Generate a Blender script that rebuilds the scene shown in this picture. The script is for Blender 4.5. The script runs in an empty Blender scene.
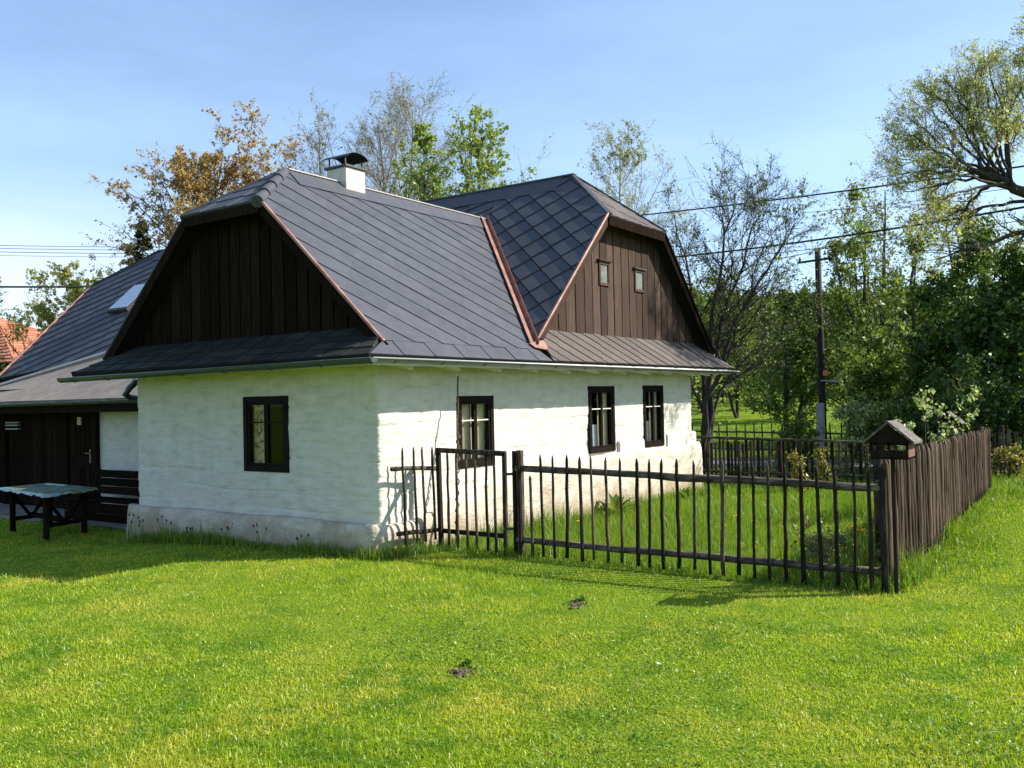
import bpy, bmesh, math, random
import numpy as np
from mathutils import Vector, Matrix

random.seed(7)
RNG = np.random.default_rng(11)
scene = bpy.context.scene
COL = scene.collection
rad = math.radians

# ------------------------------------------------------------------ camera
CAM = np.array([-8.468, -7.945, 1.939])
cam_d = bpy.data.cameras.new("camera")
cam_d.sensor_width = 36.0
cam_d.lens = 909.36 * 36.0 / 1024.0
cam_d.clip_start = 0.05
cam_d.clip_end = 3000
cam = bpy.data.objects.new("camera", cam_d)
COL.objects.link(cam)
CR = Vector((0.56977, -0.82151, -0.02191))
CU = Vector((-0.00104, -0.02738, 0.99962))
CF = Vector((0.82180, 0.56953, 0.01645))
cam.matrix_world = Matrix(((CR.x, CU.x, -CF.x, CAM[0]), (CR.y, CU.y, -CF.y, CAM[1]),
                           (CR.z, CU.z, -CF.z, CAM[2]), (0, 0, 0, 1)))
scene.camera = cam

# ------------------------------------------------------------------ light
SUN_EL, SUN_AZ = rad(35.5), math.atan2(0.645, -0.764)
sun_dir = Vector((math.sin(SUN_AZ) * math.cos(SUN_EL), math.cos(SUN_AZ) * math.cos(SUN_EL), math.sin(SUN_EL)))
sun_d = bpy.data.lights.new("sun", "SUN")
sun_d.energy = 5.0
sun_d.angle = rad(0.5)
sun_d.color = (1.0, 0.93, 0.82)
sun = bpy.data.objects.new("sun", sun_d)
sun.rotation_euler = (-sun_dir).to_track_quat('-Z', 'Y').to_euler()
COL.objects.link(sun)

world = bpy.data.worlds.new("World")
scene.world = world
world.use_nodes = True
wn = world.node_tree.nodes
wl = world.node_tree.links
for n in list(wn):
    wn.remove(n)
w_out = wn.new("ShaderNodeOutputWorld")
w_bg = wn.new("ShaderNodeBackground")
w_bg.inputs["Strength"].default_value = 0.112
sky = wn.new("ShaderNodeTexSky")
sky.sky_type = 'NISHITA'
sky.sun_disc = False
sky.sun_elevation = SUN_EL
sky.sun_rotation = SUN_AZ
sky.altitude = 400
sky.air_density = 1.0
sky.dust_density = 0.8
sky.ozone_density = 2.2
# thin high cloud veil: noise over the sky direction, stronger near the horizon
tc = wn.new("ShaderNodeTexCoord")
mp = wn.new("ShaderNodeMapping")
mp.inputs["Scale"].default_value = (1.5, 1.5, 6.0)
nz = wn.new("ShaderNodeTexNoise")
nz.inputs["Scale"].default_value = 1.6
nz.inputs["Detail"].default_value = 6
nz.inputs["Roughness"].default_value = 0.55
cr = wn.new("ShaderNodeValToRGB")
cr.color_ramp.elements[0].position = 0.42
cr.color_ramp.elements[0].color = (0.34, 0.34, 0.34, 1)
cr.color_ramp.elements[1].position = 0.72
cr.color_ramp.elements[1].color = (0.80, 0.80, 0.80, 1)
sep = wn.new("ShaderNodeSeparateXYZ")
el = wn.new("ShaderNodeMapRange")
el.inputs[1].default_value = 0.02
el.inputs[2].default_value = 0.42
el.inputs[3].default_value = 0.85
el.inputs[4].default_value = 0.30
mul = wn.new("ShaderNodeMath")
mul.operation = 'MULTIPLY'
mixs = wn.new("ShaderNodeMixRGB")
mixs.inputs[2].default_value = (3.7, 5.3, 8.0, 1)
wl.new(tc.outputs["Generated"], mp.inputs[0])
wl.new(mp.outputs[0], nz.inputs[0])
wl.new(nz.outputs[0], cr.inputs[0])
wl.new(tc.outputs["Generated"], sep.inputs[0])
wl.new(sep.outputs[2], el.inputs[0])
wl.new(cr.outputs[0], mul.inputs[0])
wl.new(el.outputs[0], mul.inputs[1])
wl.new(mul.outputs[0], mixs.inputs[0])
wl.new(sky.outputs[0], mixs.inputs[1])
bank = wn.new("ShaderNodeMapRange")
bank.inputs[1].default_value = 0.235
bank.inputs[2].default_value = 0.150
vd = wn.new("ShaderNodeVectorMath")
vd.operation = 'DOT_PRODUCT'
vd.inputs[1].default_value = (0.42, 0.90, 0.0)
side = wn.new("ShaderNodeMapRange")
side.inputs[1].default_value = 0.90
side.inputs[2].default_value = 0.985
bn = wn.new("ShaderNodeMath")
bn.operation = 'MULTIPLY'
bn2 = wn.new("ShaderNodeMath")
bn2.operation = 'MULTIPLY'
bn3 = wn.new("ShaderNodeMath")
bn3.operation = 'MULTIPLY'
bn3.inputs[1].default_value = 0.75
mixb = wn.new("ShaderNodeMixRGB")
mixb.inputs[2].default_value = (6.3, 6.5, 7.2, 1)
wl.new(sep.outputs[2], bank.inputs[0])
wl.new(tc.outputs["Generated"], vd.inputs[0])
wl.new(vd.outputs["Value"], side.inputs[0])
wl.new(bank.outputs[0], bn.inputs[0])
wl.new(side.outputs[0], bn.inputs[1])
wl.new(bn.outputs[0], bn2.inputs[0])
wl.new(nz.outputs[0], bn2.inputs[1])
wl.new(bn2.outputs[0], bn3.inputs[0])
wl.new(bn3.outputs[0], mixb.inputs[0])
wl.new(mixs.outputs[0], mixb.inputs[1])
wl.new(mixb.outputs[0], w_bg.inputs[0])
wl.new(w_bg.outputs[0], w_out.inputs[0])

scene.view_settings.view_transform = 'Standard'
scene.view_settings.look = 'None'
scene.view_settings.exposure = 0.94
scene.view_settings.gamma = 1.0
scene.view_settings.use_curve_mapping = False
scene.render.engine = 'CYCLES'
scene.cycles.use_denoising = True
scene.cycles.max_bounces = 6
scene.cycles.diffuse_bounces = 3
scene.cycles.glossy_bounces = 2
scene.cycles.transmission_bounces = 4
scene.cycles.transparent_max_bounces = 6
scene.cycles.caustics_reflective = False
scene.cycles.caustics_refractive = False


# ------------------------------------------------------------------ helpers
def tag(o, label=None, cat=None, group=None, kind=None):
    if label: o["label"] = label
    if cat: o["category"] = cat
    if group: o["group"] = group
    if kind: o["kind"] = kind
    return o


def empty(name, loc=(0, 0, 0), label=None, cat=None, group=None):
    o = bpy.data.objects.new(name, None)
    o.location = loc
    o.empty_display_size = 0.2
    COL.objects.link(o)
    return tag(o, label, cat, group)


def link(name, me, mats, parent=None, smooth=False):
    if not isinstance(mats, (list, tuple)):
        mats = [mats]
    for m in mats:
        me.materials.append(m)
    o = bpy.data.objects.new(name, me)
    COL.objects.link(o)
    if parent is not None:
        o.parent = parent
        # parts are modelled in world coordinates; undo the empty's offset
        p, off = parent, Vector((0, 0, 0))
        while p is not None:
            off += p.location
            p = p.parent
        o.location = -off
    if smooth:
        me.polygons.foreach_set("use_smooth", [True] * len(me.polygons))
    return o


def np_mesh(name, V, F, loops=None, mat_idx=None):
    """F: (n,k) int array of equal-size faces, or list of such arrays"""
    if not isinstance(F, list):
        F = [F]
    F = [np.asarray(f, dtype=np.int32) for f in F if len(f)]
    V = np.asarray(V, dtype=np.float32)
    me = bpy.data.meshes.new(name)
    me.vertices.add(len(V))
    me.vertices.foreach_set("co", V.ravel())
    nl = sum(f.size for f in F)
    npoly = sum(len(f) for f in F)
    me.loops.add(nl)
    me.loops.foreach_set("vertex_index", np.concatenate([f.ravel() for f in F]))
    me.polygons.add(npoly)
    starts, s = [], 0
    for f in F:
        starts.append(s + np.arange(len(f)) * f.shape[1])
        s += f.size
    me.polygons.foreach_set("loop_start", np.concatenate(starts).astype(np.int32))
    if mat_idx is not None:
        me.polygons.foreach_set("material_index", np.asarray(mat_idx, dtype=np.int32))
    me.update(calc_edges=True)
    return me


class MB:
    """collects simple solids, builds them as ONE mesh"""
    def __init__(self):
        self.v, self.f = [], []

    def add(self, vs, fs):
        b = len(self.v)
        self.v += [tuple(map(float, p)) for p in vs]
        self.f += [tuple(i + b for i in q) for q in fs]

    def box(self, x0, x1, y0, y1, z0, z1):
        self.add([(x0, y0, z0), (x1, y0, z0), (x1, y1, z0), (x0, y1, z0), (x0, y0, z1), (x1, y0, z1), (x1, y1, z1), (x0, y1, z1)],
                 [(0, 3, 2, 1), (4, 5, 6, 7), (0, 1, 5, 4), (1, 2, 6, 5), (2, 3, 7, 6), (3, 0, 4, 7)])

    def bar(self, a, b, w, h, up=(0, 0, 1)):
        a, b = Vector(a), Vector(b)
        d = (b - a).normalized()
        s = d.cross(Vector(up))
        if s.length < 1e-4:
            s = d.cross(Vector((0, 1, 0)))
        s.normalize()
        u = s.cross(d)
        vs = []
        for p in (a, b):
            for i, j in ((-1, -1), (1, -1), (1, 1), (-1, 1)):
                vs.append(p + s * (i * w / 2) + u * (j * h / 2))
        self.add(vs, [(0, 1, 2, 3), (7, 6, 5, 4), (0, 4, 5, 1), (1, 5, 6, 2), (2, 6, 7, 3), (3, 7, 4, 0)])

    def tube(self, pts, radii, n=8, cap=True):
        pts = [Vector(p) for p in pts]
        if not isinstance(radii, (list, tuple)):
            radii = [radii] * len(pts)
        vs, fs = [], []
        ref = None
        for i, p in enumerate(pts):
            d = (pts[min(i + 1, len(pts) - 1)] - pts[max(i - 1, 0)]).normalized()
            if ref is None:
                ref = d.orthogonal().normalized()
            s = (ref - d * ref.dot(d)).normalized()
            ref = s
            t = d.cross(s)
            for k in range(n):
                a = 2 * math.pi * k / n
                vs.append(p + (s * math.cos(a) + t * math.sin(a)) * radii[i])
        for i in range(len(pts) - 1):
            for k in range(n):
                fs.append((i * n + k, i * n + (k + 1) % n, (i + 1) * n + (k + 1) % n, (i + 1) * n + k))
        if cap:
            fs.append(tuple(range(n))[::-1])
            fs.append(tuple(range((len(pts) - 1) * n, len(pts) * n)))
        self.add(vs, fs)

    def prism(self, poly, off):
        """poly: list of 3D points, extruded by vector off"""
        off = Vector(off)
        n = len(poly)
        vs = [Vector(p) for p in poly] + [Vector(p) + off for p in poly]
        fs = [tuple(range(n))[::-1], tuple(range(n, 2 * n))]
        for i in range(n):
            j = (i + 1) % n
            fs.append((i, j, n + j, n + i))
        self.add(vs, fs)

    def build(self, name, mats, parent=None, smooth=False, bevel=0):
        me = bpy.data.meshes.new(name)
        me.from_pydata(self.v, [], self.f)
        bm = bmesh.new()
        bm.from_mesh(me)
        bmesh.ops.recalc_face_normals(bm, faces=bm.faces)
        bm.to_mesh(me)
        bm.free()
        o = link(name, me, mats, parent, smooth)
        if bevel:
            md = o.modifiers.new("bevel", 'BEVEL')
            md.width = bevel
            md.segments = 2
        return o


# ------------------------------------------------------------------ materials
def new_mat(name):
    m = bpy.data.materials.new(name)
    m.use_nodes = True
    nt = m.node_tree
    b = nt.nodes["Principled BSDF"]
    return m, nt, b


def ramp(nt, stops):
    r = nt.nodes.new("ShaderNodeValToRGB")
    e = r.color_ramp.elements
    e[0].position, e[0].color = stops[0][0], (*stops[0][1], 1)
    e[1].position, e[1].color = stops[-1][0], (*stops[-1][1], 1)
    for p, c in stops[1:-1]:
        k = e.new(p)
        k.color = (*c, 1)
    return r


def noise_mat(name, stops, scale=8, stretch=(1, 1, 1), detail=6, rough=0.8, bump=0.3, bdist=0.02, spec=0.3, metallic=0, rough2=None, bscale=None, island=0.0):
    m, nt, b = new_mat(name)
    tc = nt.nodes.new("ShaderNodeTexCoord")
    mp = nt.nodes.new("ShaderNodeMapping")
    mp.inputs["Scale"].default_value = stretch
    nz = nt.nodes.new("ShaderNodeTexNoise")
    nz.inputs["Scale"].default_value = scale
    nz.inputs["Detail"].default_value = detail
    nz.inputs["Roughness"].default_value = 0.6
    r = ramp(nt, stops)
    L = nt.links
    L.new(tc.outputs["Object"], mp.inputs[0])
    L.new(mp.outputs[0], nz.inputs[0])
    if island > 0:
        g = nt.nodes.new("ShaderNodeNewGeometry")
        mx = nt.nodes.new("ShaderNodeMix")
        mx.inputs[0].default_value = island
        L.new(nz.outputs[0], mx.inputs[2])
        oi = nt.nodes.new("ShaderNodeObjectInfo")
        sm_ = nt.nodes.new("ShaderNodeMath")
        L.new(g.outputs["Random Per Island"], sm_.inputs[0])
        L.new(oi.outputs["Random"], sm_.inputs[1])
        fr_ = nt.nodes.new("ShaderNodeMath")
        fr_.operation = 'FRACT'
        L.new(sm_.outputs[0], fr_.inputs[0])
        L.new(fr_.outputs[0], mx.inputs[3])
        L.new(mx.outputs[0], r.inputs[0])
    else:
        L.new(nz.outputs[0], r.inputs[0])
    L.new(r.outputs[0], b.inputs["Base Color"])
    b.inputs["Roughness"].default_value = rough
    b.inputs["Specular IOR Level"].default_value = spec
    b.inputs["Metallic"].default_value = metallic
    if bump:
        bp = nt.nodes.new("ShaderNodeBump")
        bp.inputs["Strength"].default_value = bump
        bp.inputs["Distance"].default_value = bdist
        n2 = nt.nodes.new("ShaderNodeTexNoise")
        n2.inputs["Scale"].default_value = bscale or scale * 2.5
        n2.inputs["Detail"].default_value = 5
        L.new(mp.outputs[0], n2.inputs[0])
        L.new(n2.outputs[0], bp.inputs["Height"])
        L.new(bp.outputs[0], b.inputs["Normal"])
    return m


def leaf_mat(name, stops, trans=0.45, tcol=None, patch=None, pscale=0.5, gloss=0.25, patch2=None):
    """leaf / blade material: random colour per leaf plus broad patches, partly translucent"""
    m = bpy.data.materials.new(name)
    m.use_nodes = True
    nt = m.node_tree
    for n in list(nt.nodes):
        nt.nodes.remove(n)
    L = nt.links
    out = nt.nodes.new("ShaderNodeOutputMaterial")
    g = nt.nodes.new("ShaderNodeNewGeometry")
    r = ramp(nt, stops)
    L.new(g.outputs["Random Per Island"], r.inputs[0])
    col = r.outputs[0]
    if patch:
        tc = nt.nodes.new("ShaderNodeTexCoord")
        nz = nt.nodes.new("ShaderNodeTexNoise")
        nz.inputs["Scale"].default_value = pscale
        nz.inputs["Detail"].default_value = 5
        nz.inputs["Roughness"].default_value = 0.65
        L.new(tc.outputs["Object"], nz.inputs[0])
        r2 = ramp(nt, [(0.48, (0, 0, 0)), (0.70, (1, 1, 1))])
        L.new(nz.outputs[0], r2.inputs[0])
        mx = nt.nodes.new("ShaderNodeMixRGB")
        L.new(r2.outputs[0], mx.inputs[0])
        L.new(col, mx.inputs[1])
        mx.inputs[2].default_value = (*patch, 1)
        col = mx.outputs[0]
        if patch2:
            n5 = nt.nodes.new("ShaderNodeTexNoise")
            n5.inputs["Scale"].default_value = pscale * 2.6
            n5.inputs["Detail"].default_value = 6
            n5.inputs["Roughness"].default_value = 0.7
            ad5 = nt.nodes.new("ShaderNodeVectorMath")
            ad5.inputs[1].default_value = (31.0, 17.0, 5.0)
            L.new(tc.outputs["Object"], ad5.inputs[0])
            L.new(ad5.outputs[0], n5.inputs[0])
            r5 = ramp(nt, [(0.50, (0, 0, 0)), (0.60, (1, 1, 1))])
            L.new(n5.outputs[0], r5.inputs[0])
            m5 = nt.nodes.new("ShaderNodeMixRGB")
            L.new(r5.outputs[0], m5.inputs[0])
            L.new(col, m5.inputs[1])
            m5.inputs[2].default_value = (*patch2, 1)
            col = m5.outputs[0]
    d = nt.nodes.new("ShaderNodeBsdfDiffuse")
    t = nt.nodes.new("ShaderNodeBsdfTranslucent")
    gl = nt.nodes.new("ShaderNodeBsdfGlossy")
    gl.inputs["Roughness"].default_value = 0.45
    gl.inputs["Color"].default_value = (0.9, 0.95, 0.9, 1)
    mix = nt.nodes.new("ShaderNodeMixShader")
    mix.inputs[0].default_value = trans
    mix2 = nt.nodes.new("ShaderNodeMixShader")
    mix2.inputs[0].default_value = gloss * 0.12
    L.new(col, d.inputs["Color"])
    if tcol:
        mt = nt.nodes.new("ShaderNodeMixRGB")
        mt.blend_type = 'MULTIPLY'
        mt.inputs[0].default_value = 1
        mt.inputs[2].default_value = (*tcol, 1)
        L.new(col, mt.inputs[1])
        L.new(mt.outputs[0], t.inputs["Color"])
    else:
        L.new(col, t.inputs["Color"])
    L.new(d.outputs[0], mix.inputs[1])
    L.new(t.outputs[0], mix.inputs[2])
    L.new(mix.outputs[0], mix2.inputs[1])
    L.new(gl.outputs[0], mix2.inputs[2])
    L.new(mix2.outputs[0], out.inputs[0])
    return m


def plaster_mat(name, dirty):
    """whitewashed plaster: brushed horizontal relief, grime growing towards the ground with ragged edge"""
    m, nt, b = new_mat(name)
    L = nt.links
    tc = nt.nodes.new("ShaderNodeTexCoord")
    mp = nt.nodes.new("ShaderNodeMapping")
    mp.inputs["Scale"].default_value = (1, 1, 3.2)
    nz = nt.nodes.new("ShaderNodeTexNoise")
    nz.inputs["Scale"].default_value = 3.0
    nz.inputs["Detail"].default_value = 8
    nz.inputs["Roughness"].default_value = 0.65
    L.new(tc.outputs["Object"], mp.inputs[0])
    L.new(mp.outputs[0], nz.inputs[0])
    r = ramp(nt, [(0.25, (0.42, 0.395, 0.33)) if dirty < .6 else (0.25, (0.27, 0.235, 0.185)), (0.45, (0.58, 0.56, 0.49)) if dirty < .6 else (0.45, (0.48, 0.435, 0.35)), (0.65, (0.65, 0.63, 0.56)) if dirty < .6 else (0.65, (0.59, 0.55, 0.465))])
    L.new(nz.outputs[0], r.inputs[0])
    # grime
    sp = nt.nodes.new("ShaderNodeSeparateXYZ")
    L.new(tc.outputs["Object"], sp.inputs[0])
    n3 = nt.nodes.new("ShaderNodeTexNoise")
    n3.inputs["Scale"].default_value = 2.2
    n3.inputs["Detail"].default_value = 9
    n3.inputs["Roughness"].default_value = 0.7
    L.new(tc.outputs["Object"], n3.inputs[0])
    mr = nt.nodes.new("ShaderNodeMapRange")
    mr.inputs[1].default_value = -0.15
    mr.inputs[2].default_value = 0.75
    mr.inputs[3].default_value = 0.36
    mr.inputs[4].default_value = -0.18
    L.new(sp.outputs[2], mr.inputs[0])
    ad = nt.nodes.new("ShaderNodeMath")
    L.new(n3.outputs[0], ad.inputs[0])
    L.new(mr.outputs[0], ad.inputs[1])
    r3 = ramp(nt, [(0.50, (0, 0, 0)), (0.74, (1, 1, 1))])
    L.new(ad.outputs[0], r3.inputs[0])
    mx = nt.nodes.new("ShaderNodeMixRGB")
    ml = nt.nodes.new("ShaderNodeMath")
    ml.operation = 'MULTIPLY'
    ml.inputs[1].default_value = dirty
    L.new(r3.outputs[0], ml.inputs[0])
    L.new(ml.outputs[0], mx.inputs[0])
    L.new(r.outputs[0], mx.inputs[1])
    mx.inputs[2].default_value = (0.36, 0.285, 0.20, 1)
    mp2 = nt.nodes.new("ShaderNodeMapping")
    mp2.inputs["Scale"].default_value = (3.2, 3.2, 0.5)
    n6 = nt.nodes.new("ShaderNodeTexNoise")
    n6.inputs["Scale"].default_value = 2.0
    n6.inputs["Detail"].default_value = 5
    L.new(tc.outputs["Object"], mp2.inputs[0])
    L.new(mp2.outputs[0], n6.inputs[0])
    r6 = ramp(nt, [(0.42, (0.80, 0.775, 0.71)), (0.60, (1, 1, 1))])
    L.new(n6.outputs[0], r6.inputs[0])
    m6 = nt.nodes.new("ShaderNodeMixRGB")
    m6.blend_type = 'MULTIPLY'
    m6.inputs[0].default_value = 0.22
    L.new(mx.outputs[0], m6.inputs[1])
    L.new(r6.outputs[0], m6.inputs[2])
    mp3 = nt.nodes.new("ShaderNodeMapping")
    mp3.inputs["Scale"].default_value = (1.0, 1.0, 2.6)
    n7 = nt.nodes.new("ShaderNodeTexNoise")
    n7.inputs["Scale"].default_value = 3.7
    n7.inputs["Detail"].default_value = 10
    n7.inputs["Roughness"].default_value = 0.75
    L.new(tc.outputs["Object"], mp3.inputs[0])
    L.new(mp3.outputs[0], n7.inputs[0])
    r7 = ramp(nt, [(0.60, (0, 0, 0)), (0.64, (1, 1, 1))])
    L.new(n7.outputs[0], r7.inputs[0])
    m7 = nt.nodes.new("ShaderNodeMixRGB")
    f7 = nt.nodes.new("ShaderNodeMath")
    f7.operation = 'MULTIPLY'
    f7.inputs[1].default_value = 0.45
    L.new(r7.outputs[0], f7.inputs[0])
    L.new(f7.outputs[0], m7.inputs[0])
    L.new(m6.outputs[0], m7.inputs[1])
    m7.inputs[2].default_value = (0.36, 0.34, 0.30, 1)
    L.new(m7.outputs[0], b.inputs["Base Color"])
    b.inputs["Roughness"].default_value = 0.92
    b.inputs["Specular IOR Level"].default_value = 0.15
    bp = nt.nodes.new("ShaderNodeBump")
    bp.inputs["Strength"].default_value = 0.55
    bp.inputs["Distance"].default_value = 0.03
    n2 = nt.nodes.new("ShaderNodeTexNoise")
    n2.inputs["Scale"].default_value = 9
    n2.inputs["Detail"].default_value = 10
    L.new(mp.outputs[0], n2.inputs[0])
    L.new(n2.outputs[0], bp.inputs["Height"])
    L.new(bp.outputs[0], b.inputs["Normal"])
    return m


M = {}
M['plaster'] = plaster_mat("whitewashed_plaster", 0.45)
M['plinth'] = plaster_mat("plinth_plaster", 0.95)
M['slate'] = noise_mat("fibre_cement_slate", [(0.15, (0.048, 0.051, 0.062)), (0.5, (0.068, 0.071, 0.084)), (0.85, (0.094, 0.097, 0.110))], scale=5, rough=0.55, spec=0.18, bump=0.12, bscale=60, bdist=0.004, island=0.16)
M['slate_shaded'] = noise_mat("shade_darkened_slate", [(0.2, (0.016, 0.018, 0.017)), (0.5, (0.028, 0.029, 0.026)), (0.8, (0.050, 0.050, 0.036))], scale=3, rough=0.75, spec=0.1, bump=0.2, bscale=50, bdist=0.004, island=0.3)  # darker slate copy; the left pent roof's shade put into its colour
M['slate_brown'] = noise_mat("weathered_brown_tile", [(0.2, (0.055, 0.045, 0.040)), (0.55, (0.085, 0.069, 0.060)), (0.85, (0.12, 0.10, 0.09))], scale=4, rough=0.65, spec=0.3, bump=0.15, bscale=50, bdist=0.004, island=0.4)
M['slate_under'] = noise_mat("roof_underlay", [(0.2, (0.008, 0.008, 0.009)), (0.8, (0.016, 0.015, 0.015))], scale=6, rough=0.9, bump=0)
M['copper'] = noise_mat("aged_copper", [(0.2, (0.12, 0.050, 0.034)), (0.5, (0.26, 0.125, 0.090)), (0.8, (0.42, 0.24, 0.18))], scale=5, rough=0.5, spec=0.5, bump=0.1, metallic=0.25)
M['pale_metal'] = noise_mat("pale_ridge_metal", [(0.2, (0.28, 0.23, 0.20)), (0.8, (0.46, 0.40, 0.35))], scale=9, rough=0.45, spec=0.5, bump=0.05)
M['gutter'] = noise_mat("green_gutter_paint", [(0.2, (0.030, 0.042, 0.034)), (0.8, (0.055, 0.072, 0.058))], scale=7, rough=0.35, spec=0.5, bump=0.05)
M['gutter_light'] = noise_mat("galvanised_gutter", [(0.2, (0.07, 0.072, 0.06)), (0.8, (0.13, 0.132, 0.115))], scale=7, rough=0.4, spec=0.5, bump=0.05, metallic=0.3)
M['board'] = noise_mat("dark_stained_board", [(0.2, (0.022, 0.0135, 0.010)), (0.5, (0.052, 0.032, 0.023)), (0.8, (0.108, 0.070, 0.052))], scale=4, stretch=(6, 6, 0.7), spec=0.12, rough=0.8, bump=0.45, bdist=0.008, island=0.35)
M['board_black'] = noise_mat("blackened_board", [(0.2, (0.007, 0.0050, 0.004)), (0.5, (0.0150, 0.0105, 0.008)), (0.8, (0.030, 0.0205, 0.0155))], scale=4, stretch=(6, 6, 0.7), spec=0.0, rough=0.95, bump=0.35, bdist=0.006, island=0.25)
M['frame'] = noise_mat("dark_window_paint", [(0.2, (0.007, 0.005, 0.0045)), (0.8, (0.016, 0.012, 0.010))], scale=12, rough=0.6, spec=0.05, bump=0.1)
M['picket'] = noise_mat("tarred_picket_wood", [(0.25, (0.009, 0.007, 0.005)), (0.5, (0.026, 0.020, 0.015)), (0.7, (0.12, 0.095, 0.072))], scale=5, stretch=(5, 5, 0.8), spec=0.12, rough=0.85, bump=0.4, bdist=0.006, island=0.3)
M['lath'] = noise_mat("weathered_lath", [(0.15, (0.025, 0.016, 0.010)), (0.5, (0.070, 0.047, 0.029)), (0.85, (0.19, 0.135, 0.085))], scale=5, stretch=(6, 6, 0.7), spec=0.15, rough=0.85, bump=0.5, bdist=0.008, island=0.6)
M['rail'] = noise_mat("barkless_pole", [(0.2, (0.022, 0.017, 0.013)), (0.5, (0.075, 0.060, 0.046)), (0.75, (0.27, 0.23, 0.19))], scale=6, stretch=(4, 0.7, 4), spec=0.15, rough=0.85, bump=0.5, bdist=0.008)
M['felt'] = noise_mat("sanded_roof_felt", [(0.2, (0.14, 0.115, 0.095)), (0.5, (0.20, 0.17, 0.145)), (0.8, (0.27, 0.24, 0.21))], scale=3, rough=0.9, bump=0.2, bscale=40)
M['rim_highlight'] = noise_mat("zinc_rim_highlight", [(0.2, (0.50, 0.49, 0.46)), (0.8, (0.70, 0.69, 0.66))], scale=7, rough=0.35, spec=0.5, bump=0)  # sunlit highlight painted along the gutter edge, against the darker gutter body
M['chimney'] = noise_mat("chimney_plaster", [(0.25, (0.36, 0.32, 0.26)), (0.5, (0.58, 0.54, 0.47)), (0.8, (0.68, 0.64, 0.56))], scale=5, rough=0.9, bump=0.25)
M['black_metal'] = noise_mat("black_sheet_metal", [(0.2, (0.012, 0.012, 0.013)), (0.8, (0.028, 0.028, 0.03))], scale=8, rough=0.45, spec=0.5, bump=0.05)
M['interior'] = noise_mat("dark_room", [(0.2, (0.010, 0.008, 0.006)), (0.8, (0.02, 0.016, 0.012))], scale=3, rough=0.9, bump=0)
M['blind'] = noise_mat("beige_blind", [(0.2, (0.42, 0.36, 0.23)), (0.8, (0.54, 0.47, 0.32))], scale=6, stretch=(1, 1, 4), rough=0.9, bump=0)
M['grey_cloth'] = noise_mat("grey_green_cloth", [(0.2, (0.12, 0.125, 0.10)), (0.8, (0.22, 0.225, 0.19))], scale=14, rough=0.9, bump=0)
M['curtain'] = noise_mat("white_net_curtain", [(0.3, (0.42, 0.45, 0.52)), (0.7, (0.75, 0.77, 0.80))], scale=14, stretch=(5, 5, .6), rough=0.9, bump=0.2)
M['patterned'] = noise_mat("patterned_curtain", [(0.35, (0.08, 0.06, 0.035)), (0.5, (0.45, 0.34, 0.16)), (0.6, (0.65, 0.52, 0.30)), (0.75, (0.16, 0.10, 0.05))], scale=16, rough=0.9, bump=0)
M['cable'] = noise_mat("black_cable", [(0.2, (0.010, 0.010, 0.011)), (0.8, (0.02, 0.02, 0.022))], scale=4, rough=0.6, bump=0)
M['pole'] = noise_mat("tarred_pole", [(0.2, (0.014, 0.011, 0.009)), (0.8, (0.035, 0.028, 0.023))], scale=4, stretch=(5, 5, .5), rough=0.85, bump=0.3)
M['concrete'] = noise_mat("grey_concrete", [(0.2, (0.26, 0.26, 0.26)), (0.8, (0.40, 0.40, 0.40))], scale=6, rough=0.9, bump=0.3)
M['road'] = noise_mat("pale_asphalt", [(0.2, (0.10, 0.10, 0.105)), (0.8, (0.16, 0.16, 0.165))], scale=9, rough=0.9, bump=0.2, bscale=60)
M['paving'] = noise_mat("porch_paving", [(0.2, (0.13, 0.125, 0.115)), (0.8, (0.25, 0.24, 0.22))], scale=5, rough=0.9, bump=0.3)
M['stone'] = noise_mat("pinkish_stone", [(0.2, (0.22, 0.16, 0.13)), (0.8, (0.45, 0.35, 0.30))], scale=9, rough=0.9, bump=0.5)
M['soil'] = noise_mat("bare_soil", [(0.2, (0.05, 0.036, 0.024)), (0.8, (0.15, 0.115, 0.08))], scale=14, rough=0.95, bump=0.7)
M['red_tile'] = noise_mat("red_clay_tile", [(0.2, (0.30, 0.10, 0.055)), (0.5, (0.42, 0.16, 0.09)), (0.8, (0.52, 0.23, 0.14))], scale=4, rough=0.8, bump=0.2, island=0.5)
M['red_brick'] = noise_mat("red_brown_board", [(0.2, (0.10, 0.045, 0.03)), (0.8, (0.20, 0.10, 0.07))], scale=10, rough=0.85, bump=0.3)
M['mossy'] = noise_mat("mossy_felt", [(0.3, (0.055, 0.048, 0.042)), (0.7, (0.19, 0.17, 0.15))], scale=22, rough=0.9, bump=0.4)
M['white_paint'] = noise_mat("white_paint", [(0.2, (0.6, 0.6, 0.57)), (0.8, (0.78, 0.78, 0.75))], scale=5, rough=0.8, bump=0.15)
M['yellow_plastic'] = noise_mat("orange_box", [(0.2, (0.55, 0.22, 0.03)), (0.8, (0.7, 0.32, 0.06))], scale=5, rough=0.5, bump=0)

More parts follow.
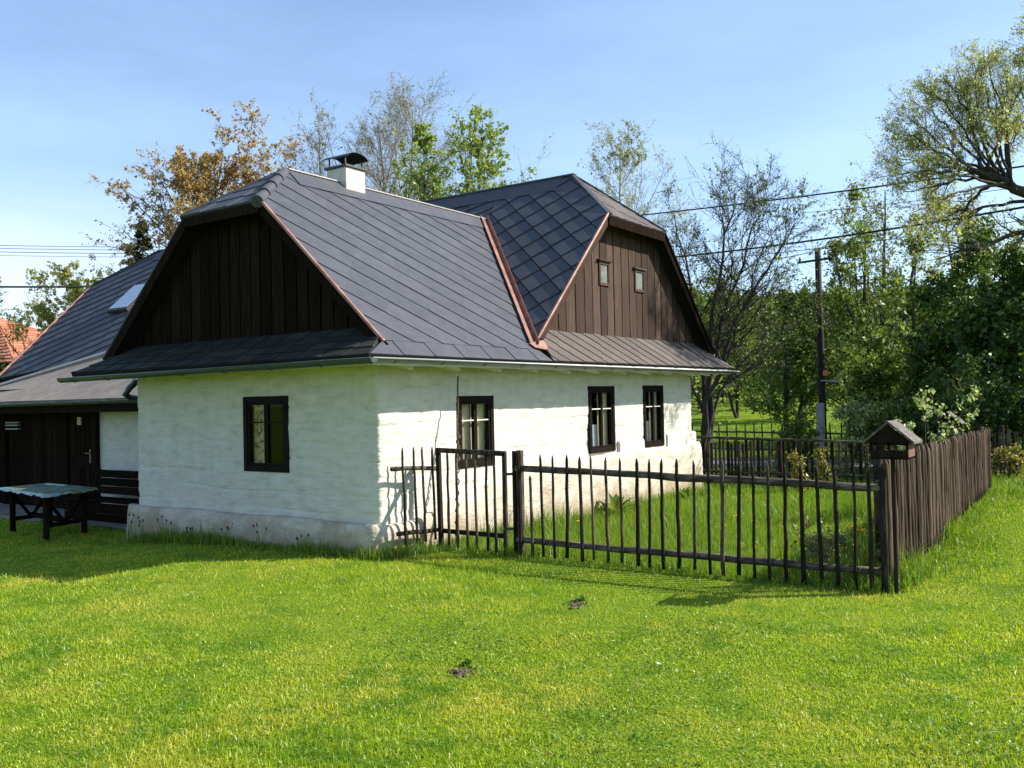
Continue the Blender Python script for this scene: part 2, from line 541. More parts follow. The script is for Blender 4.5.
# panes: mirror-like glass over a clear body
m, nt, b = new_mat("window_glass")
for n in list(nt.nodes):
    nt.nodes.remove(n)
_o = nt.nodes.new("ShaderNodeOutputMaterial")
_t = nt.nodes.new("ShaderNodeBsdfTransparent")
_t.inputs[0].default_value = (0.95, 0.96, 0.95, 1)
_g = nt.nodes.new("ShaderNodeBsdfGlossy")
_g.inputs["Roughness"].default_value = 0.03
_f = nt.nodes.new("ShaderNodeFresnel")
_f.inputs[0].default_value = 1.40
_m = nt.nodes.new("ShaderNodeMixShader")
_gm = nt.nodes.new("ShaderNodeNewGeometry")
_sb = nt.nodes.new("ShaderNodeMath")
_sb.operation = 'SUBTRACT'
_sb.inputs[0].default_value = 1.0
nt.links.new(_gm.outputs["Backfacing"], _sb.inputs[1])
_mu = nt.nodes.new("ShaderNodeMath")
_mu.operation = 'MULTIPLY'
nt.links.new(_f.outputs[0], _mu.inputs[0])
nt.links.new(_sb.outputs[0], _mu.inputs[1])
nt.links.new(_mu.outputs[0], _m.inputs[0])
nt.links.new(_t.outputs[0], _m.inputs[1])
nt.links.new(_g.outputs[0], _m.inputs[2])
nt.links.new(_m.outputs[0], _o.inputs[0])
M['glass'] = m
m, nt, b = new_mat("skylight_glass")
b.inputs["Base Color"].default_value = (0.55, 0.60, 0.66, 1)
b.inputs["Roughness"].default_value = 0.08
b.inputs["Specular IOR Level"].default_value = 1.0
b.inputs["Metallic"].default_value = 0.6
M['skyglass'] = m

M['lawn'] = leaf_mat("mown_grass", [(0.0, (0.12, 0.23, 0.008)), (0.4, (0.28, 0.41, 0.012)), (0.8, (0.42, 0.52, 0.018)), (1.0, (0.52, 0.55, 0.05))], trans=0.48, tcol=(1.15, 1.15, 0.5), patch=(0.60, 0.54, 0.08), pscale=0.7, gloss=0.3, patch2=(0.14, 0.28, 0.010))
M['tall_grass'] = leaf_mat("tall_grass", [(0.0, (0.075, 0.16, 0.008)), (0.5, (0.15, 0.255, 0.012)), (0.9, (0.24, 0.33, 0.02)), (1.0, (0.36, 0.37, 0.08))], trans=0.45, tcol=(1.15, 1.15, 0.6), patch=(0.12, 0.22, 0.03), pscale=0.8, gloss=0.3)
M['leaf_dark'] = leaf_mat("dark_leaf", [(0.0, (0.028, 0.062, 0.010)), (0.6, (0.065, 0.125, 0.016)), (1.0, (0.14, 0.22, 0.03))], trans=0.3)
M['leaf_mid'] = leaf_mat("mid_leaf", [(0.0, (0.07, 0.12, 0.012)), (0.6, (0.145, 0.215, 0.022)), (1.0, (0.26, 0.32, 0.04))], trans=0.45)
M['leaf_spring'] = leaf_mat("spring_leaf", [(0.0, (0.16, 0.24, 0.03)), (0.6, (0.28, 0.37, 0.05)), (1.0, (0.40, 0.47, 0.09))], trans=0.5)
M['leaf_olive'] = leaf_mat("olive_bud", [(0.0, (0.16, 0.17, 0.05)), (0.6, (0.26, 0.27, 0.09)), (1.0, (0.36, 0.36, 0.14))], trans=0.45)
M['leaf_willow'] = leaf_mat("willow_bud", [(0.0, (0.30, 0.34, 0.05)), (0.6, (0.46, 0.49, 0.09)), (1.0, (0.60, 0.60, 0.18))], trans=0.55)
M['leaf_clover'] = leaf_mat("clover_leaf", [(0.0, (0.06, 0.15, 0.015)), (0.6, (0.11, 0.23, 0.025)), (1.0, (0.18, 0.31, 0.05))], trans=0.3)
M['straw'] = leaf_mat("dry_straw", [(0.0, (0.30, 0.24, 0.10)), (1.0, (0.55, 0.47, 0.25))], trans=0.2)
M['leaf_copper'] = leaf_mat("copper_leaf", [(0.0, (0.26, 0.14, 0.07)), (0.4, (0.46, 0.27, 0.09)), (0.75, (0.58, 0.40, 0.12)), (1.0, (0.48, 0.45, 0.13))], trans=0.6)
M['leaf_yellow'] = leaf_mat("yellow_green_leaf", [(0.0, (0.24, 0.25, 0.04)), (0.6, (0.37, 0.38, 0.07)), (1.0, (0.48, 0.45, 0.10))], trans=0.5)
M['leaf_pale'] = leaf_mat("pale_leaf", [(0.0, (0.20, 0.30, 0.05)), (0.55, (0.38, 0.47, 0.12)), (1.0, (0.65, 0.67, 0.38))], trans=0.4)
M['leaf_gold'] = leaf_mat("golden_conifer", [(0.0, (0.20, 0.18, 0.02)), (0.6, (0.33, 0.30, 0.04)), (1.0, (0.45, 0.40, 0.08))], trans=0.3)
M['needle'] = leaf_mat("spruce_needle", [(0.0, (0.010, 0.022, 0.012)), (0.6, (0.020, 0.040, 0.020)), (1.0, (0.035, 0.06, 0.03))], trans=0.15)
M['bark'] = noise_mat("dark_bark", [(0.2, (0.022, 0.018, 0.014)), (0.5, (0.045, 0.037, 0.030)), (0.85, (0.085, 0.072, 0.06))], scale=4, stretch=(3, 3, 1), rough=0.9, bump=0.4)
M['bark_birch'] = noise_mat("birch_bark", [(0.3, (0.06, 0.05, 0.045)), (0.5, (0.30, 0.28, 0.26)), (0.8, (0.45, 0.43, 0.40))], scale=3, stretch=(1, 1, 2), rough=0.85, bump=0.2)
M['twig'] = noise_mat("grey_twig", [(0.2, (0.085, 0.070, 0.060)), (0.8, (0.16, 0.135, 0.115))], scale=3, rough=0.9, bump=0)
M['twig_pale'] = noise_mat("pale_birch_twig", [(0.2, (0.20, 0.175, 0.145)), (0.8, (0.36, 0.32, 0.27))], scale=3, rough=0.9, bump=0)
M['twig_dark'] = noise_mat("dark_twig", [(0.2, (0.030, 0.025, 0.020)), (0.8, (0.065, 0.055, 0.045))], scale=3, rough=0.9, bump=0)
M['petal'] = leaf_mat("yellow_petal", [(0.0, (0.75, 0.50, 0.02)), (1.0, (0.85, 0.65, 0.04))], trans=0.2)
M['petal_white'] = leaf_mat("white_petal", [(0.0, (0.75, 0.75, 0.72)), (1.0, (0.82, 0.82, 0.80))], trans=0.2)

# ground: green-brown sod under the blades
m, nt, b = new_mat("meadow_ground")
_tc = nt.nodes.new("ShaderNodeTexCoord")
_n1 = nt.nodes.new("ShaderNodeTexNoise")
_n1.inputs["Scale"].default_value = 0.9
_n1.inputs["Detail"].default_value = 9
_n1.inputs["Roughness"].default_value = 0.7
nt.links.new(_tc.outputs["Object"], _n1.inputs[0])
_r = ramp(nt, [(0.25, (0.075, 0.130, 0.010)), (0.5, (0.135, 0.205, 0.014)), (0.75, (0.21, 0.26, 0.025))])
nt.links.new(_n1.outputs[0], _r.inputs[0])
nt.links.new(_r.outputs[0], b.inputs["Base Color"])
b.inputs["Roughness"].default_value = 0.95
b.inputs["Specular IOR Level"].default_value = 0.05
_n2 = nt.nodes.new("ShaderNodeTexNoise")
_n2.inputs["Scale"].default_value = 40
_n2.inputs["Detail"].default_value = 6
nt.links.new(_tc.outputs["Object"], _n2.inputs[0])
_b = nt.nodes.new("ShaderNodeBump")
_b.inputs["Strength"].default_value = 0.8
_b.inputs["Distance"].default_value = 0.05
nt.links.new(_n2.outputs[0], _b.inputs["Height"])
nt.links.new(_b.outputs[0], b.inputs["Normal"])
M['ground'] = m

# vinyl tablecloth with blue / green / cream print
m, nt, b = new_mat("printed_vinyl_cloth")
_tc = nt.nodes.new("ShaderNodeTexCoord")
_v = nt.nodes.new("ShaderNodeTexVoronoi")
_v.inputs["Scale"].default_value = 5.5
_n1 = nt.nodes.new("ShaderNodeTexNoise")
_n1.inputs["Scale"].default_value = 3
_n1.inputs["Detail"].default_value = 5
nt.links.new(_tc.outputs["Object"], _v.inputs[0])
nt.links.new(_tc.outputs["Object"], _n1.inputs[0])
_mx = nt.nodes.new("ShaderNodeMix")
_mx.inputs[0].default_value = 0.45
nt.links.new(_n1.outputs[0], _mx.inputs[2])
nt.links.new(_v.outputs["Color"], _mx.inputs[3])
_r = ramp(nt, [(0.25, (0.06, 0.18, 0.24)), (0.40, (0.16, 0.29, 0.30)), (0.52, (0.30, 0.32, 0.22)), (0.62, (0.10, 0.17, 0.05)), (0.78, (0.28, 0.22, 0.10))])
nt.links.new(_mx.outputs[0], _r.inputs[0])
nt.links.new(_r.outputs[0], b.inputs["Base Color"])
b.inputs["Roughness"].default_value = 0.3
M['cloth'] = m


# ------------------------------------------------------------------ noise and terrain
class SineNoise:
    def __init__(self, seed, n=14, f0=0.3, f1=3.0, dim=2):
        r = np.random.default_rng(seed)
        self.k = r.normal(size=(n, dim))
        self.k /= np.linalg.norm(self.k, axis=1, keepdims=True)
        fr = np.exp(r.uniform(np.log(f0), np.log(f1), n))
        self.k *= fr[:, None]
        self.a = 1 / np.sqrt(fr)
        self.a /= np.sqrt((self.a ** 2).sum() / 2)
        self.p = r.uniform(0, 6.28, n)

    def __call__(self, *xs):
        s = 0
        for i in range(len(self.a)):
            ph = self.p[i]
            for d, x in enumerate(xs):
                ph = ph + self.k[i, d] * x
            s = s + self.a[i] * np.sin(ph)
        return s


def sm(t):
    t = np.clip(t, 0, 1)
    return t * t * (3 - 2 * t)


_tn = SineNoise(3, 10, 0.5, 2.0)


def H(x, y):
    x = np.asarray(x, float)
    y = np.asarray(y, float)
    z = 0.012 * _tn(x, y)
    z = z - 0.22 * sm((y - 2.0) / 5.0) * sm((4.0 - x) / 3.0)
    z = z - 0.13 * sm((x - 1.0) / 2.0) * sm((y + 6.5) / 3.0) * sm((16 - x) / 2)
    z = z + 0.22 * sm((x - 2.5) / 5.0) * sm((-4.6 - y) / 1.0) * sm((16 - x) / 4)
    z = z - 0.15 * sm((x - 13) / 3)
    d = np.maximum(x * 0.82 + y * 0.57 - 34, 0)
    z = z + 0.028 * d
    d2 = np.maximum(x * 0.82 + y * 0.57 - 95, 0)
    return z + 0.10 * np.minimum(d2, 180) + 0.0 * d2


def h1(x, y):
    return float(H(x, y))


def axis_grid(lo, hi, c, fine, n_out):
    inner = np.arange(c - fine[0], c + fine[0] + 1e-6, fine[1])
    a = inner[0] - np.geomspace(fine[1] * 1.2, inner[0] - lo, n_out)
    b = inner[-1] + np.geomspace(fine[1] * 1.2, hi - inner[-1], n_out)
    return np.concatenate([a[::-1], inner, b])


gx = axis_grid(-900, 1500, 2, (14, 0.25), 34)
gy = axis_grid(-1200, 1200, 0, (14, 0.25), 34)
GX, GY = np.meshgrid(gx, gy, indexing='ij')
V = np.stack([GX, GY, H(GX, GY)], -1).reshape(-1, 3)
ny = len(gy)
I = (np.arange(len(gx) - 1)[:, None] * ny + np.arange(ny - 1)[None, :]).ravel()
me = np_mesh("ground", V, np.stack([I, I + ny, I + ny + 1, I + 1], 1))
ground = tag(link("ground", me, M['ground'], None, True), kind="structure")


def strip(name, pts, width, mat, dz):
    """a ribbon following the ground"""
    vs, fs = [], []
    for i, p in enumerate(pts):
        a = Vector((*pts[max(i - 1, 0)], 0))
        c = Vector((*pts[min(i + 1, len(pts) - 1)], 0))
        d = (c - a).normalized()
        s = Vector((-d.y, d.x, 0))
        for k in range(5):
            q = Vector((*p, 0)) + s * width * (k / 4 - .5)
            vs.append((q.x, q.y, h1(q.x, q.y) + dz))
    for i in range(len(pts) - 1):
        for k in range(4):
            fs.append((i * 5 + k, i * 5 + 5 + k, i * 5 + 6 + k, i * 5 + 1 + k))
    b = MB()
    b.add(vs, fs)
    o = b.build(name, mat)
    return tag(o, kind="structure")


strip("road", [(16.0 + 0.05 * t, 40 - t * 1.0) for t in range(0, 90)], 3.2, M['road'], 0.05)

# ------------------------------------------------------------------ the cottage
HOUSE = empty("cottage", (0, 0, 0), "white plastered log cottage with slate roofs and dark boarded gables", "house")

WN = SineNoise(21, 16, 0.8, 9.0)
WN2 = SineNoise(22, 16, 6.0, 40.0)


def wall_disp(s, z):
    """horizontal log relief of the plaster"""
    ph = z / 0.235 + 0.18 * WN(s * .6, z * 0.3)
    fr = ph - np.floor(ph)
    brk = 0.5 + 0.5 * np.tanh(3.0 * np.sin(s * 1.9 + np.floor(ph + .5) * 2.7 + 1.5 * np.sin(s * .7)))
    log = -0.006 * np.exp(-((np.minimum(fr, 1 - fr)) / 0.13) ** 2) - 0.014 * brk * np.exp(-((np.minimum(fr, 1 - fr)) / 0.035) ** 2)
    return log * (0.35 + 0.65 * (0.5 + 0.5 * np.sin(s * 1.3 + np.floor(ph) * 2.1))) + 0.008 * WN(s, z * 1.5) + 0.0035 * WN2(s, z * 2)


def facade(name, s_list, path, z_list, holes, mat, parent, disp):
    """grid skin over a plan path; path(s)->(x,y,nx,ny); holes=[(s0,s1,z0,z1)]"""
    S, Z = np.meshgrid(s_list, z_list, indexing='ij')
    P = np.array([path(s) for s in s_list])
    D = disp(S, Z)
    X = P[:, None, 0] + P[:, None, 2] * D
    Y = P[:, None, 1] + P[:, None, 3] * D
    V = np.stack([X, Y, Z], -1).reshape(-1, 3)
    nz_ = len(z_list)
    F = []
    for i in range(len(s_list) - 1):
        sc = (s_list[i] + s_list[i + 1]) / 2
        for j in range(nz_ - 1):
            zc = (z_list[j] + z_list[j + 1]) / 2
            if any(h[0] < sc < h[1] and h[2] < zc < h[3] for h in holes):
                continue
            k = i * nz_ + j
            F.append((k, k + nz_, k + nz_ + 1, k + 1))
    return link(name, np_mesh(name, V, np.array(F)), mat, parent, True)


WL, WW = 9.7, 5.15


def wall_path(s):
    """s<0: left facade (x=0, y=-s); s>=0: right facade; rounded corner"""
    r = 0.05
    if s < -r:
        return (0, -s, -1, 0)
    if s <= r:
        a = (s + r) / (2 * r) * math.pi / 2
        return (r - r * math.cos(a), r - r * math.sin(a), -math.cos(a), -math.sin(a))
    if s <= WL:
        return (s, 0, 0, -1)
    return (WL, s - WL, 1, 0)


WINS_R = [(1.62, 2.47, 0.985, 1.985), (5.33, 6.24, 0.965, 2.122), (7.44, 8.30, 0.95, 2.133)]
WIN_L = (1.655, 2.565, 1.01, 2.04)
holes = [(a, b, c, d) for a, b, c, d in WINS_R] + [(-WIN_L[1], -WIN_L[0], WIN_L[2], WIN_L[3])]


def knots(lo, hi, step, extra):
    a = list(np.arange(lo, hi, step)) + [hi]
    a = [v for v in a if all(abs(v - e) > step * .45 for e in extra)] + list(extra)
    return np.array(sorted(a))


s_list = knots(-WW, WL + 6.0, 0.075, [h[0] for h in holes] + [h[1] for h in holes] + [-0.05, -.025, 0, .025, 0.05, WL, WL + .02])
z_list = knots(-0.35, 2.72, 0.0145, sorted({h[2] for h in holes} | {h[3] for h in holes}))
facade("wall", s_list, wall_path, z_list, holes, M['plaster'], HOUSE, wall_disp)

# plinth: bulging skirt of plaster along both facades
PN = SineNoise(31, 14, 0.7, 6.0)


def plinth_top(s):
    if s < 0:
        return 0.40 - 0.02 * s * 0 + 0.012 * math.sin(s * 3)
    if s < 0.6:
        return 0.38
    if s < 3.4:
        t = (s - 0.6) / 2.8
        return 0.38 + 0.53 * t
    return 0.92 + 0.02 * math.sin(s * 2)


def make_plinth():
    ss = np.concatenate([np.linspace(-WW - 0.20, -0.06, 80), np.linspace(-.05, .05, 5), np.linspace(0.08, WL + 0.22, 130)])
    nz_ = 16
    V = []
    for s in ss:
        top = plinth_top(s)
        if s < -WW:
            x, y, nx, ny = 0, -s, -1, 0
        elif s > WL:
            x, y, nx, ny = s, 0, 0, -1
        else:
            x, y, nx, ny = wall_path(s)
        thick = 0.175 if s < 0 else 0.09 + 0.05 * min(1, s / 4)
        if s < -WW + 0.1:   # rounded left end
            thick *= math.sqrt(max(0.25, min(1, (s + WW + 0.2) / 0.12)))
        for k in range(nz_):
            t = k / (nz_ - 1)                   # 0 ground .. 1 top
            z = -0.35 + (top + 0.35) * min(1, t * 1.12)
            prof = 1.0 if t < 0.72 else math.sqrt(max(0, 1 - ((t - 0.72) / 0.28) ** 2))
            d = thick * (1.12 - 0.22 * t) * prof + (0.010 * float(PN(s, z * 1.6)) + 0.004 * float(WN2(s, z))) * prof - 0.02 * (1 - prof)
            V.append((x + nx * d, y + ny * d, z))
    F = []
    for i in range(len(ss) - 1):
        for k in range(nz_ - 1):
            a = i * nz_ + k
            F.append((a, a + nz_, a + nz_ + 1, a + 1))
    e = (len(ss) - 1) * nz_
    # close the right-hand end back to the wall
    n0 = len(V)
    for k in range(nz_):
        x, y, z = V[e + k]
        V.append((x - 0.02, 0.6, z))
    for k in range(nz_ - 1):
        F.append((e + k, n0 + k, n0 + k + 1, e + k + 1))
    n1 = len(V)
    for k in range(nz_):
        x, y, z = V[k]
        V.append((0.6, y, z))
    for k in range(nz_ - 1):
        F.append((n1 + k, k, k + 1, n1 + k + 1))
    return np_mesh("plinth", V, np.array(F))


link("plinth", make_plinth(), M['plinth'], HOUSE, True)
# low plaster aprons beside the windows (second step of the plinth)
for a, b, zt in ((6.36, 7.36, 1.13), (8.40, 9.82, 1.17), (3.0, 5.2, 1.02)):
    prof = [(0.02, 0.8), (-0.055, 0.8), (-0.055, zt - 0.05), (-0.04, zt - 0.012), (-0.01, zt), (0.02, zt)]
    ap = MB()
    ap.prism([(a, y, z) for y, z in prof], (b - a, 0, 0))
    ap.build("plaster_ledge", M['plaster'], HOUSE, bevel=0.02)



# ---- windows
def window(axis, a0, a1, z0, z1, depth, left_fill, right_fill, label):
    """casement window set in a facade. axis 'y': facade along x at y=0 ; axis 'x': facade along y at x=0"""
    def P(a, d, z):       # d>0 outwards
        return (a, -d, z) if axis == 'y' else (-d, a, z)

    def box(mb, a, b, d0, d1, za, zb):
        p, q = P(a, d0, za), P(b, d1, zb)
        mb.box(min(p[0], q[0]), max(p[0], q[0]), min(p[1], q[1]), max(p[1], q[1]), za, zb)
    loc = P((a0 + a1) / 2, 0, z0)
    root = MB()
    fw_ = 0.07
    d0, d1 = -0.07, 0.022
    box(root, a0 - .012, a0 + fw_, d0, d1, z0 - .012, z1 + .012)
    box(root, a1 - fw_, a1 + .012, d0, d1, z0 - .012, z1 + .012)
    box(root, a0 + fw_, a1 - fw_, d0, d1 - .002, z1 - fw_, z1 + .012)
    box(root, a0 + fw_, a1 - fw_, d0, d1 - .002, z0 - .012, z0 + fw_)
    w = root.build("window", M['frame'], HOUSE, bevel=0.006)
    if label:
        w["label"] = label
    c = (a0 + a1) / 2
    zt = z0 + (z1 - z0) * 0.66
    for lo, hi in ((a0 + fw_, c), (c, a1 - fw_)):
        sb = MB()
        t = 0.038
        box(sb, lo + .002, lo + t, -0.045, 0.006, z0 + fw_ + .002, z1 - fw_ - .002)
        box(sb, hi - t, hi - .002, -0.045, 0.006, z0 + fw_ + .002, z1 - fw_ - .002)
        box(sb, lo + t, hi - t, -0.045, 0.004, z1 - fw_ - t, z1 - fw_ - .002)
        box(sb, lo + t, hi - t, -0.045, 0.004, z0 + fw_ + .002, z0 + fw_ + t)
        sb.build("sash", M['frame'], w, bevel=0.004)
        gb = MB()
        box(gb, lo + t, hi - t, -0.040, 0.000, zt - 0.008, zt + 0.008)
        gb.build("glazing_bar", M['white_paint'] if axis == 'y' else M['frame'], w)
        g = MB()
        box(g, lo + t - .005, hi - t + .005, -0.028, -0.022, z0 + fw_ + t - .005, z1 - fw_ - t + .005)
        g.build("pane", M['glass'], w)
    # room behind: dark niche
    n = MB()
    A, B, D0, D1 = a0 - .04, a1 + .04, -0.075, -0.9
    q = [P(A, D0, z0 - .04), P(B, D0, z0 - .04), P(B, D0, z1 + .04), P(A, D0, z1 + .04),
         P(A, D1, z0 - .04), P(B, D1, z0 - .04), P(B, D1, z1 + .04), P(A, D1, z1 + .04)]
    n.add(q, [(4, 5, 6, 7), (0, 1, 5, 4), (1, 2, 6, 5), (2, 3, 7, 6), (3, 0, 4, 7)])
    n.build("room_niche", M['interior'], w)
    for (fa, fb, za, zb, mat, nm) in left_fill + right_fill:
        f = MB()
        # slightly pleated sheet hung just behind the pane
        lo, hi = a0 + fw_ + (a1 - a0 - 2 * fw_) * fa, a0 + fw_ + (a1 - a0 - 2 * fw_) * fb
        n_ = 14
        vs = []
        for k in range(n_ + 1):
            a = lo + (hi - lo) * k / n_
            dd = -0.10 - 0.012 * math.sin(k * 2.2)
            vs += [P(a, dd, z0 + (z1 - z0) * za), P(a, dd, z0 + (z1 - z0) * zb)]
        f.add(vs, [(2 * k, 2 * k + 2, 2 * k + 3, 2 * k + 1) for k in range(n_)])
        f.build(nm, M[mat], w)
    return w


window('y', *WINS_R[0], 0.05, [], [(0.02, .48, .06, .98, 'blind', 'blind'), (0.52, .98, .06, .98, 'blind', 'blind')], "dark casement window behind the garden gate")
for k in (1, 2):
    window('y', *WINS_R[k], 0.05, [(0.12, .48, .05, .42, 'curtain', 'curtain')], [(0.52, .98, .02, .98, 'blind', 'blind')], None)
window('x', *WIN_L, 0.05, [(0.56, .98, .08, .95, 'patterned', 'curtain')], [(0.02, .16, .08, .95, 'patterned', 'curtain')], "dark casement window in the shaded end wall")

# ---- roofs
RS = 0.925                                     # main roof slope


def main_z(y):
    return 2.68 + RS * (y + 0.39)


RIDGE_Y, RIDGE_Z = 2.63, 5.474
CX, CZ, CS = 6.83, 6.27, 0.97                  # cross wing ridge


def west_z(x):
    return CZ - CS * (CX - x)


def clip_poly(poly, clip):
    """Sutherland-Hodgman, convex CCW clip"""
    out = poly
    n = len(clip)
    for i in range(n):
        a, b = clip[i], clip[(i + 1) % n]
        inp, out = out, []
        if not inp:
            break

        def side(p):
            return (b[0] - a[0]) * (p[1] - a[1]) - (b[1] - a[1]) * (p[0] - a[0])
        for k in range(len(inp)):
            p, q = inp[k - 1], inp[k]
            sp_, sq = side(p), side(q)
            if sq >= 0:
                if sp_ < 0:
                    t = sp_ / (sp_ - sq)
                    out.append((p[0] + (q[0] - p[0]) * t, p[1] + (q[1] - p[1]) * t))
                out.append(q)
            elif sp_ >= 0:
                t = sp_ / (sp_ - sq)
                out.append((p[0] + (q[0] - p[0]) * t, p[1] + (q[1] - p[1]) * t))
    return out


def tiled(name, poly3, mat, parent, O, U, W, tile=(0.40, 0.22), ang=45.0, lift=(0.010, 0.022), thick=0.07, label=None, joint=0.004, seed=1, gp=1.0):
    """roof face: a slab under a layer of separate lapped tiles laid at ANG to the eaves"""
    O, U, W = Vector(O), Vector(U).normalized(), Vector(W).normalized()
    N = U.cross(W).normalized()
    if N.z < 0:
        N = -N
    p2 = [((Vector(p) - O).dot(U), (Vector(p) - O).dot(W)) for p in poly3]
    area = sum(p2[i][0] * p2[(i + 1) % len(p2)][1] - p2[(i + 1) % len(p2)][0] * p2[i][1] for i in range(len(p2)))
    if area < 0:
        p2 = p2[::-1]
    rr = random.Random(seed)
    c, s = math.cos(rad(ang)), math.sin(rad(ang))
    ks = [(x * c + y * s, -x * s + y * c) for x, y in p2]
    p0, p1 = min(k[0] for k in ks), max(k[0] for k in ks)
    q0, q1 = min(k[1] for k in ks), max(k[1] for k in ks)
    V, F, MI = [], [], []
    # slab
    base = [O + U * a + W * b_ for a, b_ in p2]
    n = len(base)
    V += [tuple(p - N * 0.004) for p in base] + [tuple(p - N * thick) for p in base]
    F.append(tuple(range(n)))
    F.append(tuple(range(n, 2 * n))[::-1])
    for i in range(n):
        j = (i + 1) % n
        F.append((i, n + i, n + j, j))
    MI += [1] * len(F)
    ta, tb = tile
    j = 0
    q = math.floor(q0 / tb) * tb
    while q < q1:
        p = math.floor(p0 / ta) * ta - (0.0 if j % 2 else ta * 0.5) * 0
        while p < p1:
            g = joint
            a0, a1 = p + g * gp, p + ta - g * gp
            b0, b1 = q + g, q + tb - g
            quad = [(a0, b0), (a1, b0), (a1, b1), (a0, b1)]
            uv = [(x * c - y * s, x * s + y * c) for x, y in quad]
            cl = clip_poly(uv, p2)
            if len(cl) >= 3:
                jit = rr.uniform(-.002, .002)
                b_ = len(V)
                top = []
                for (uu, vv) in cl:
                    # rotated coordinates inside the tile: the two downhill edges stand proud
                    x_, y_ = uu * c + vv * s, -uu * s + vv * c
                    fa, fb = (x_ - p) / ta, (y_ - q) / tb
                    lf = lift[0] + (lift[1] - lift[0]) * (1 - fb) + (0.020 if gp > 1 else 0.008 if gp == 1 else 0.001) * (fa if s < 0 else 1 - fa) + jit
                    top.append(O + U * uu + W * vv + N * lf)
                m_ = len(top)
                V += [tuple(t) for t in top] + [tuple(O + U * uu + W * vv - N * 0.002) for uu, vv in cl]
                F.append(tuple(range(b_, b_ + m_)))
                MI.append(0)
                for i in range(m_):
                    k = (i + 1) % m_
                    F.append((b_ + i, b_ + m_ + i, b_ + m_ + k, b_ + k))
                    MI.append(0)
            p += ta
        q += tb
        j += 1
    me = bpy.data.meshes.new(name)
    me.from_pydata(V, [], F)
    me.polygons.foreach_set("material_index", MI)
    o = link(name, me, [mat, M['slate_under']], parent)
    if label:
        o["label"] = label
    return o


JX, JY = -0.30, 0.83          # left half-hip: verge plane and half width
JZ = main_z(RIDGE_Y - JY)
RE = 0.88                     # ridge end above the half hip
vt = CX - (CZ - RIDGE_Z) / CS                     # valley top
wf_x = CX - (CZ - main_z(-0.27)) / CS              # verge meets valley
vb_y = -0.39
vb_x = CX - (CZ - main_z(vb_y)) / CS
uS = Vector((0, 1, RS)).normalized()
# south slope
tiled("roof_slope", [(JX, -0.39, 2.68), (vb_x, vb_y, main_z(vb_y)), (vt, RIDGE_Y, RIDGE_Z), (RE, RIDGE_Y, RIDGE_Z), (JX, RIDGE_Y - JY, JZ)],
      M['slate'], HOUSE, (JX, -0.39, 2.68), (1, 0, 0), uS, tile=(0.60, 0.395), ang=-43, lift=(0.006, 0.017), seed=3, joint=0.0025, gp=0.1, label="sunlit slate slope with diagonal courses")
# north slope
tiled("roof_slope", [(JX, 5.62, main_z(-0.36)), (5.2, 5.62, main_z(-0.36)), (vt, RIDGE_Y, RIDGE_Z), (RE, RIDGE_Y, RIDGE_Z), (JX, RIDGE_Y + JY, JZ)],
      M['slate'], HOUSE, (JX, 5.62, main_z(-0.36)), (1, 0, 0), (0, -1, RS), tile=(0.42, 0.3), ang=45, seed=4)
# left half hip
tiled("hip_slope", [(JX - .06, RIDGE_Y - JY - .02, JZ - .03), (JX - .06, RIDGE_Y + JY + .02, JZ - .03), (RE, RIDGE_Y, RIDGE_Z + .005)],
      M['slate'], HOUSE, (JX - .06, RIDGE_Y - JY, JZ - .03), (0, 1, 0), (RE - JX + .06, 0, RIDGE_Z - JZ + .035), tile=(0.6, 0.36), ang=0, seed=5)
# eaves strip below the south slope and the pent roof below the dark gable
tiled("eaves_strip", [(-0.74, -0.585, 2.492), (vb_x + .12, -0.585, 2.50), (vb_x + .02, -0.385, 2.676), (-0.30, -0.385, 2.676)], M['slate'], HOUSE, (-.74, -.585, 2.492), (1, 0, 0), (0, .2, .184), tile=(0.6, 0.4), ang=0, lift=(.006, .010), seed=6)
tiled("pent_roof", [(-0.74, -0.585, 2.48), (-0.74, 5.76, 2.48), (0.02, 5.0, 2.90), (0.02, -0.15, 2.90)], M['slate_shaded'], HOUSE, (-.74, -.585, 2.48), (0, 1, 0), (.76, 0, .42), tile=(0.42, 0.21), ang=0, seed=7)
# cross wing, slopes
yF, yR = -0.27, 1.10           # front verge, ridge start
jx2 = 1.14
jz2 = west_z(CX - jx2)
xl, xr = 3.46, 10.33
uW = Vector((1, 0, CS)).normalized()
O_w = (xl, 0, west_z(xl))
tiled("roof_slope", [(wf_x, yF, west_z(wf_x)), (vt, RIDGE_Y, RIDGE_Z), (CX, RIDGE_Y, CZ), (CX, yR, CZ), (CX - jx2, yF, jz2)],
      M['slate'], HOUSE, O_w, (0, -1, 0), uW, tile=(0.50, 0.41), ang=-45 + 0, lift=(0.006, 0.024), seed=8, joint=0.006, gp=1.2, label="shaded slate slope of the cross wing")
tiled("roof_slope", [(vt, RIDGE_Y, RIDGE_Z), (4.4, 5.3, west_z(4.4)), (3.65, 11.0, west_z(3.65)), (3.2, 16.12, west_z(3.2)), (5.95, 16.4, west_z(5.95)), (CX, 14.6, CZ), (CX, RIDGE_Y, CZ)],
      M['slate'], HOUSE, O_w, (0, -1, 0), uW, tile=(0.55, 0.34), ang=27, lift=(0.006, 0.026), seed=9, joint=0.006, label="long slate slope with the skylight at the back")
tiled("roof_slope", [(xr, yF, west_z(2 * CX - xr)), (xr, 16.2, west_z(2 * CX - xr)), (7.7, 16.4, west_z(5.95)), (CX, 14.6, CZ), (CX, yR, CZ), (CX + jx2, yF, jz2)],
      M['slate'], HOUSE, (xr, 0, west_z(2 * CX - xr)), (0, 1, 0), (-1, 0, CS), tile=(0.6, 0.3), ang=0, seed=10)
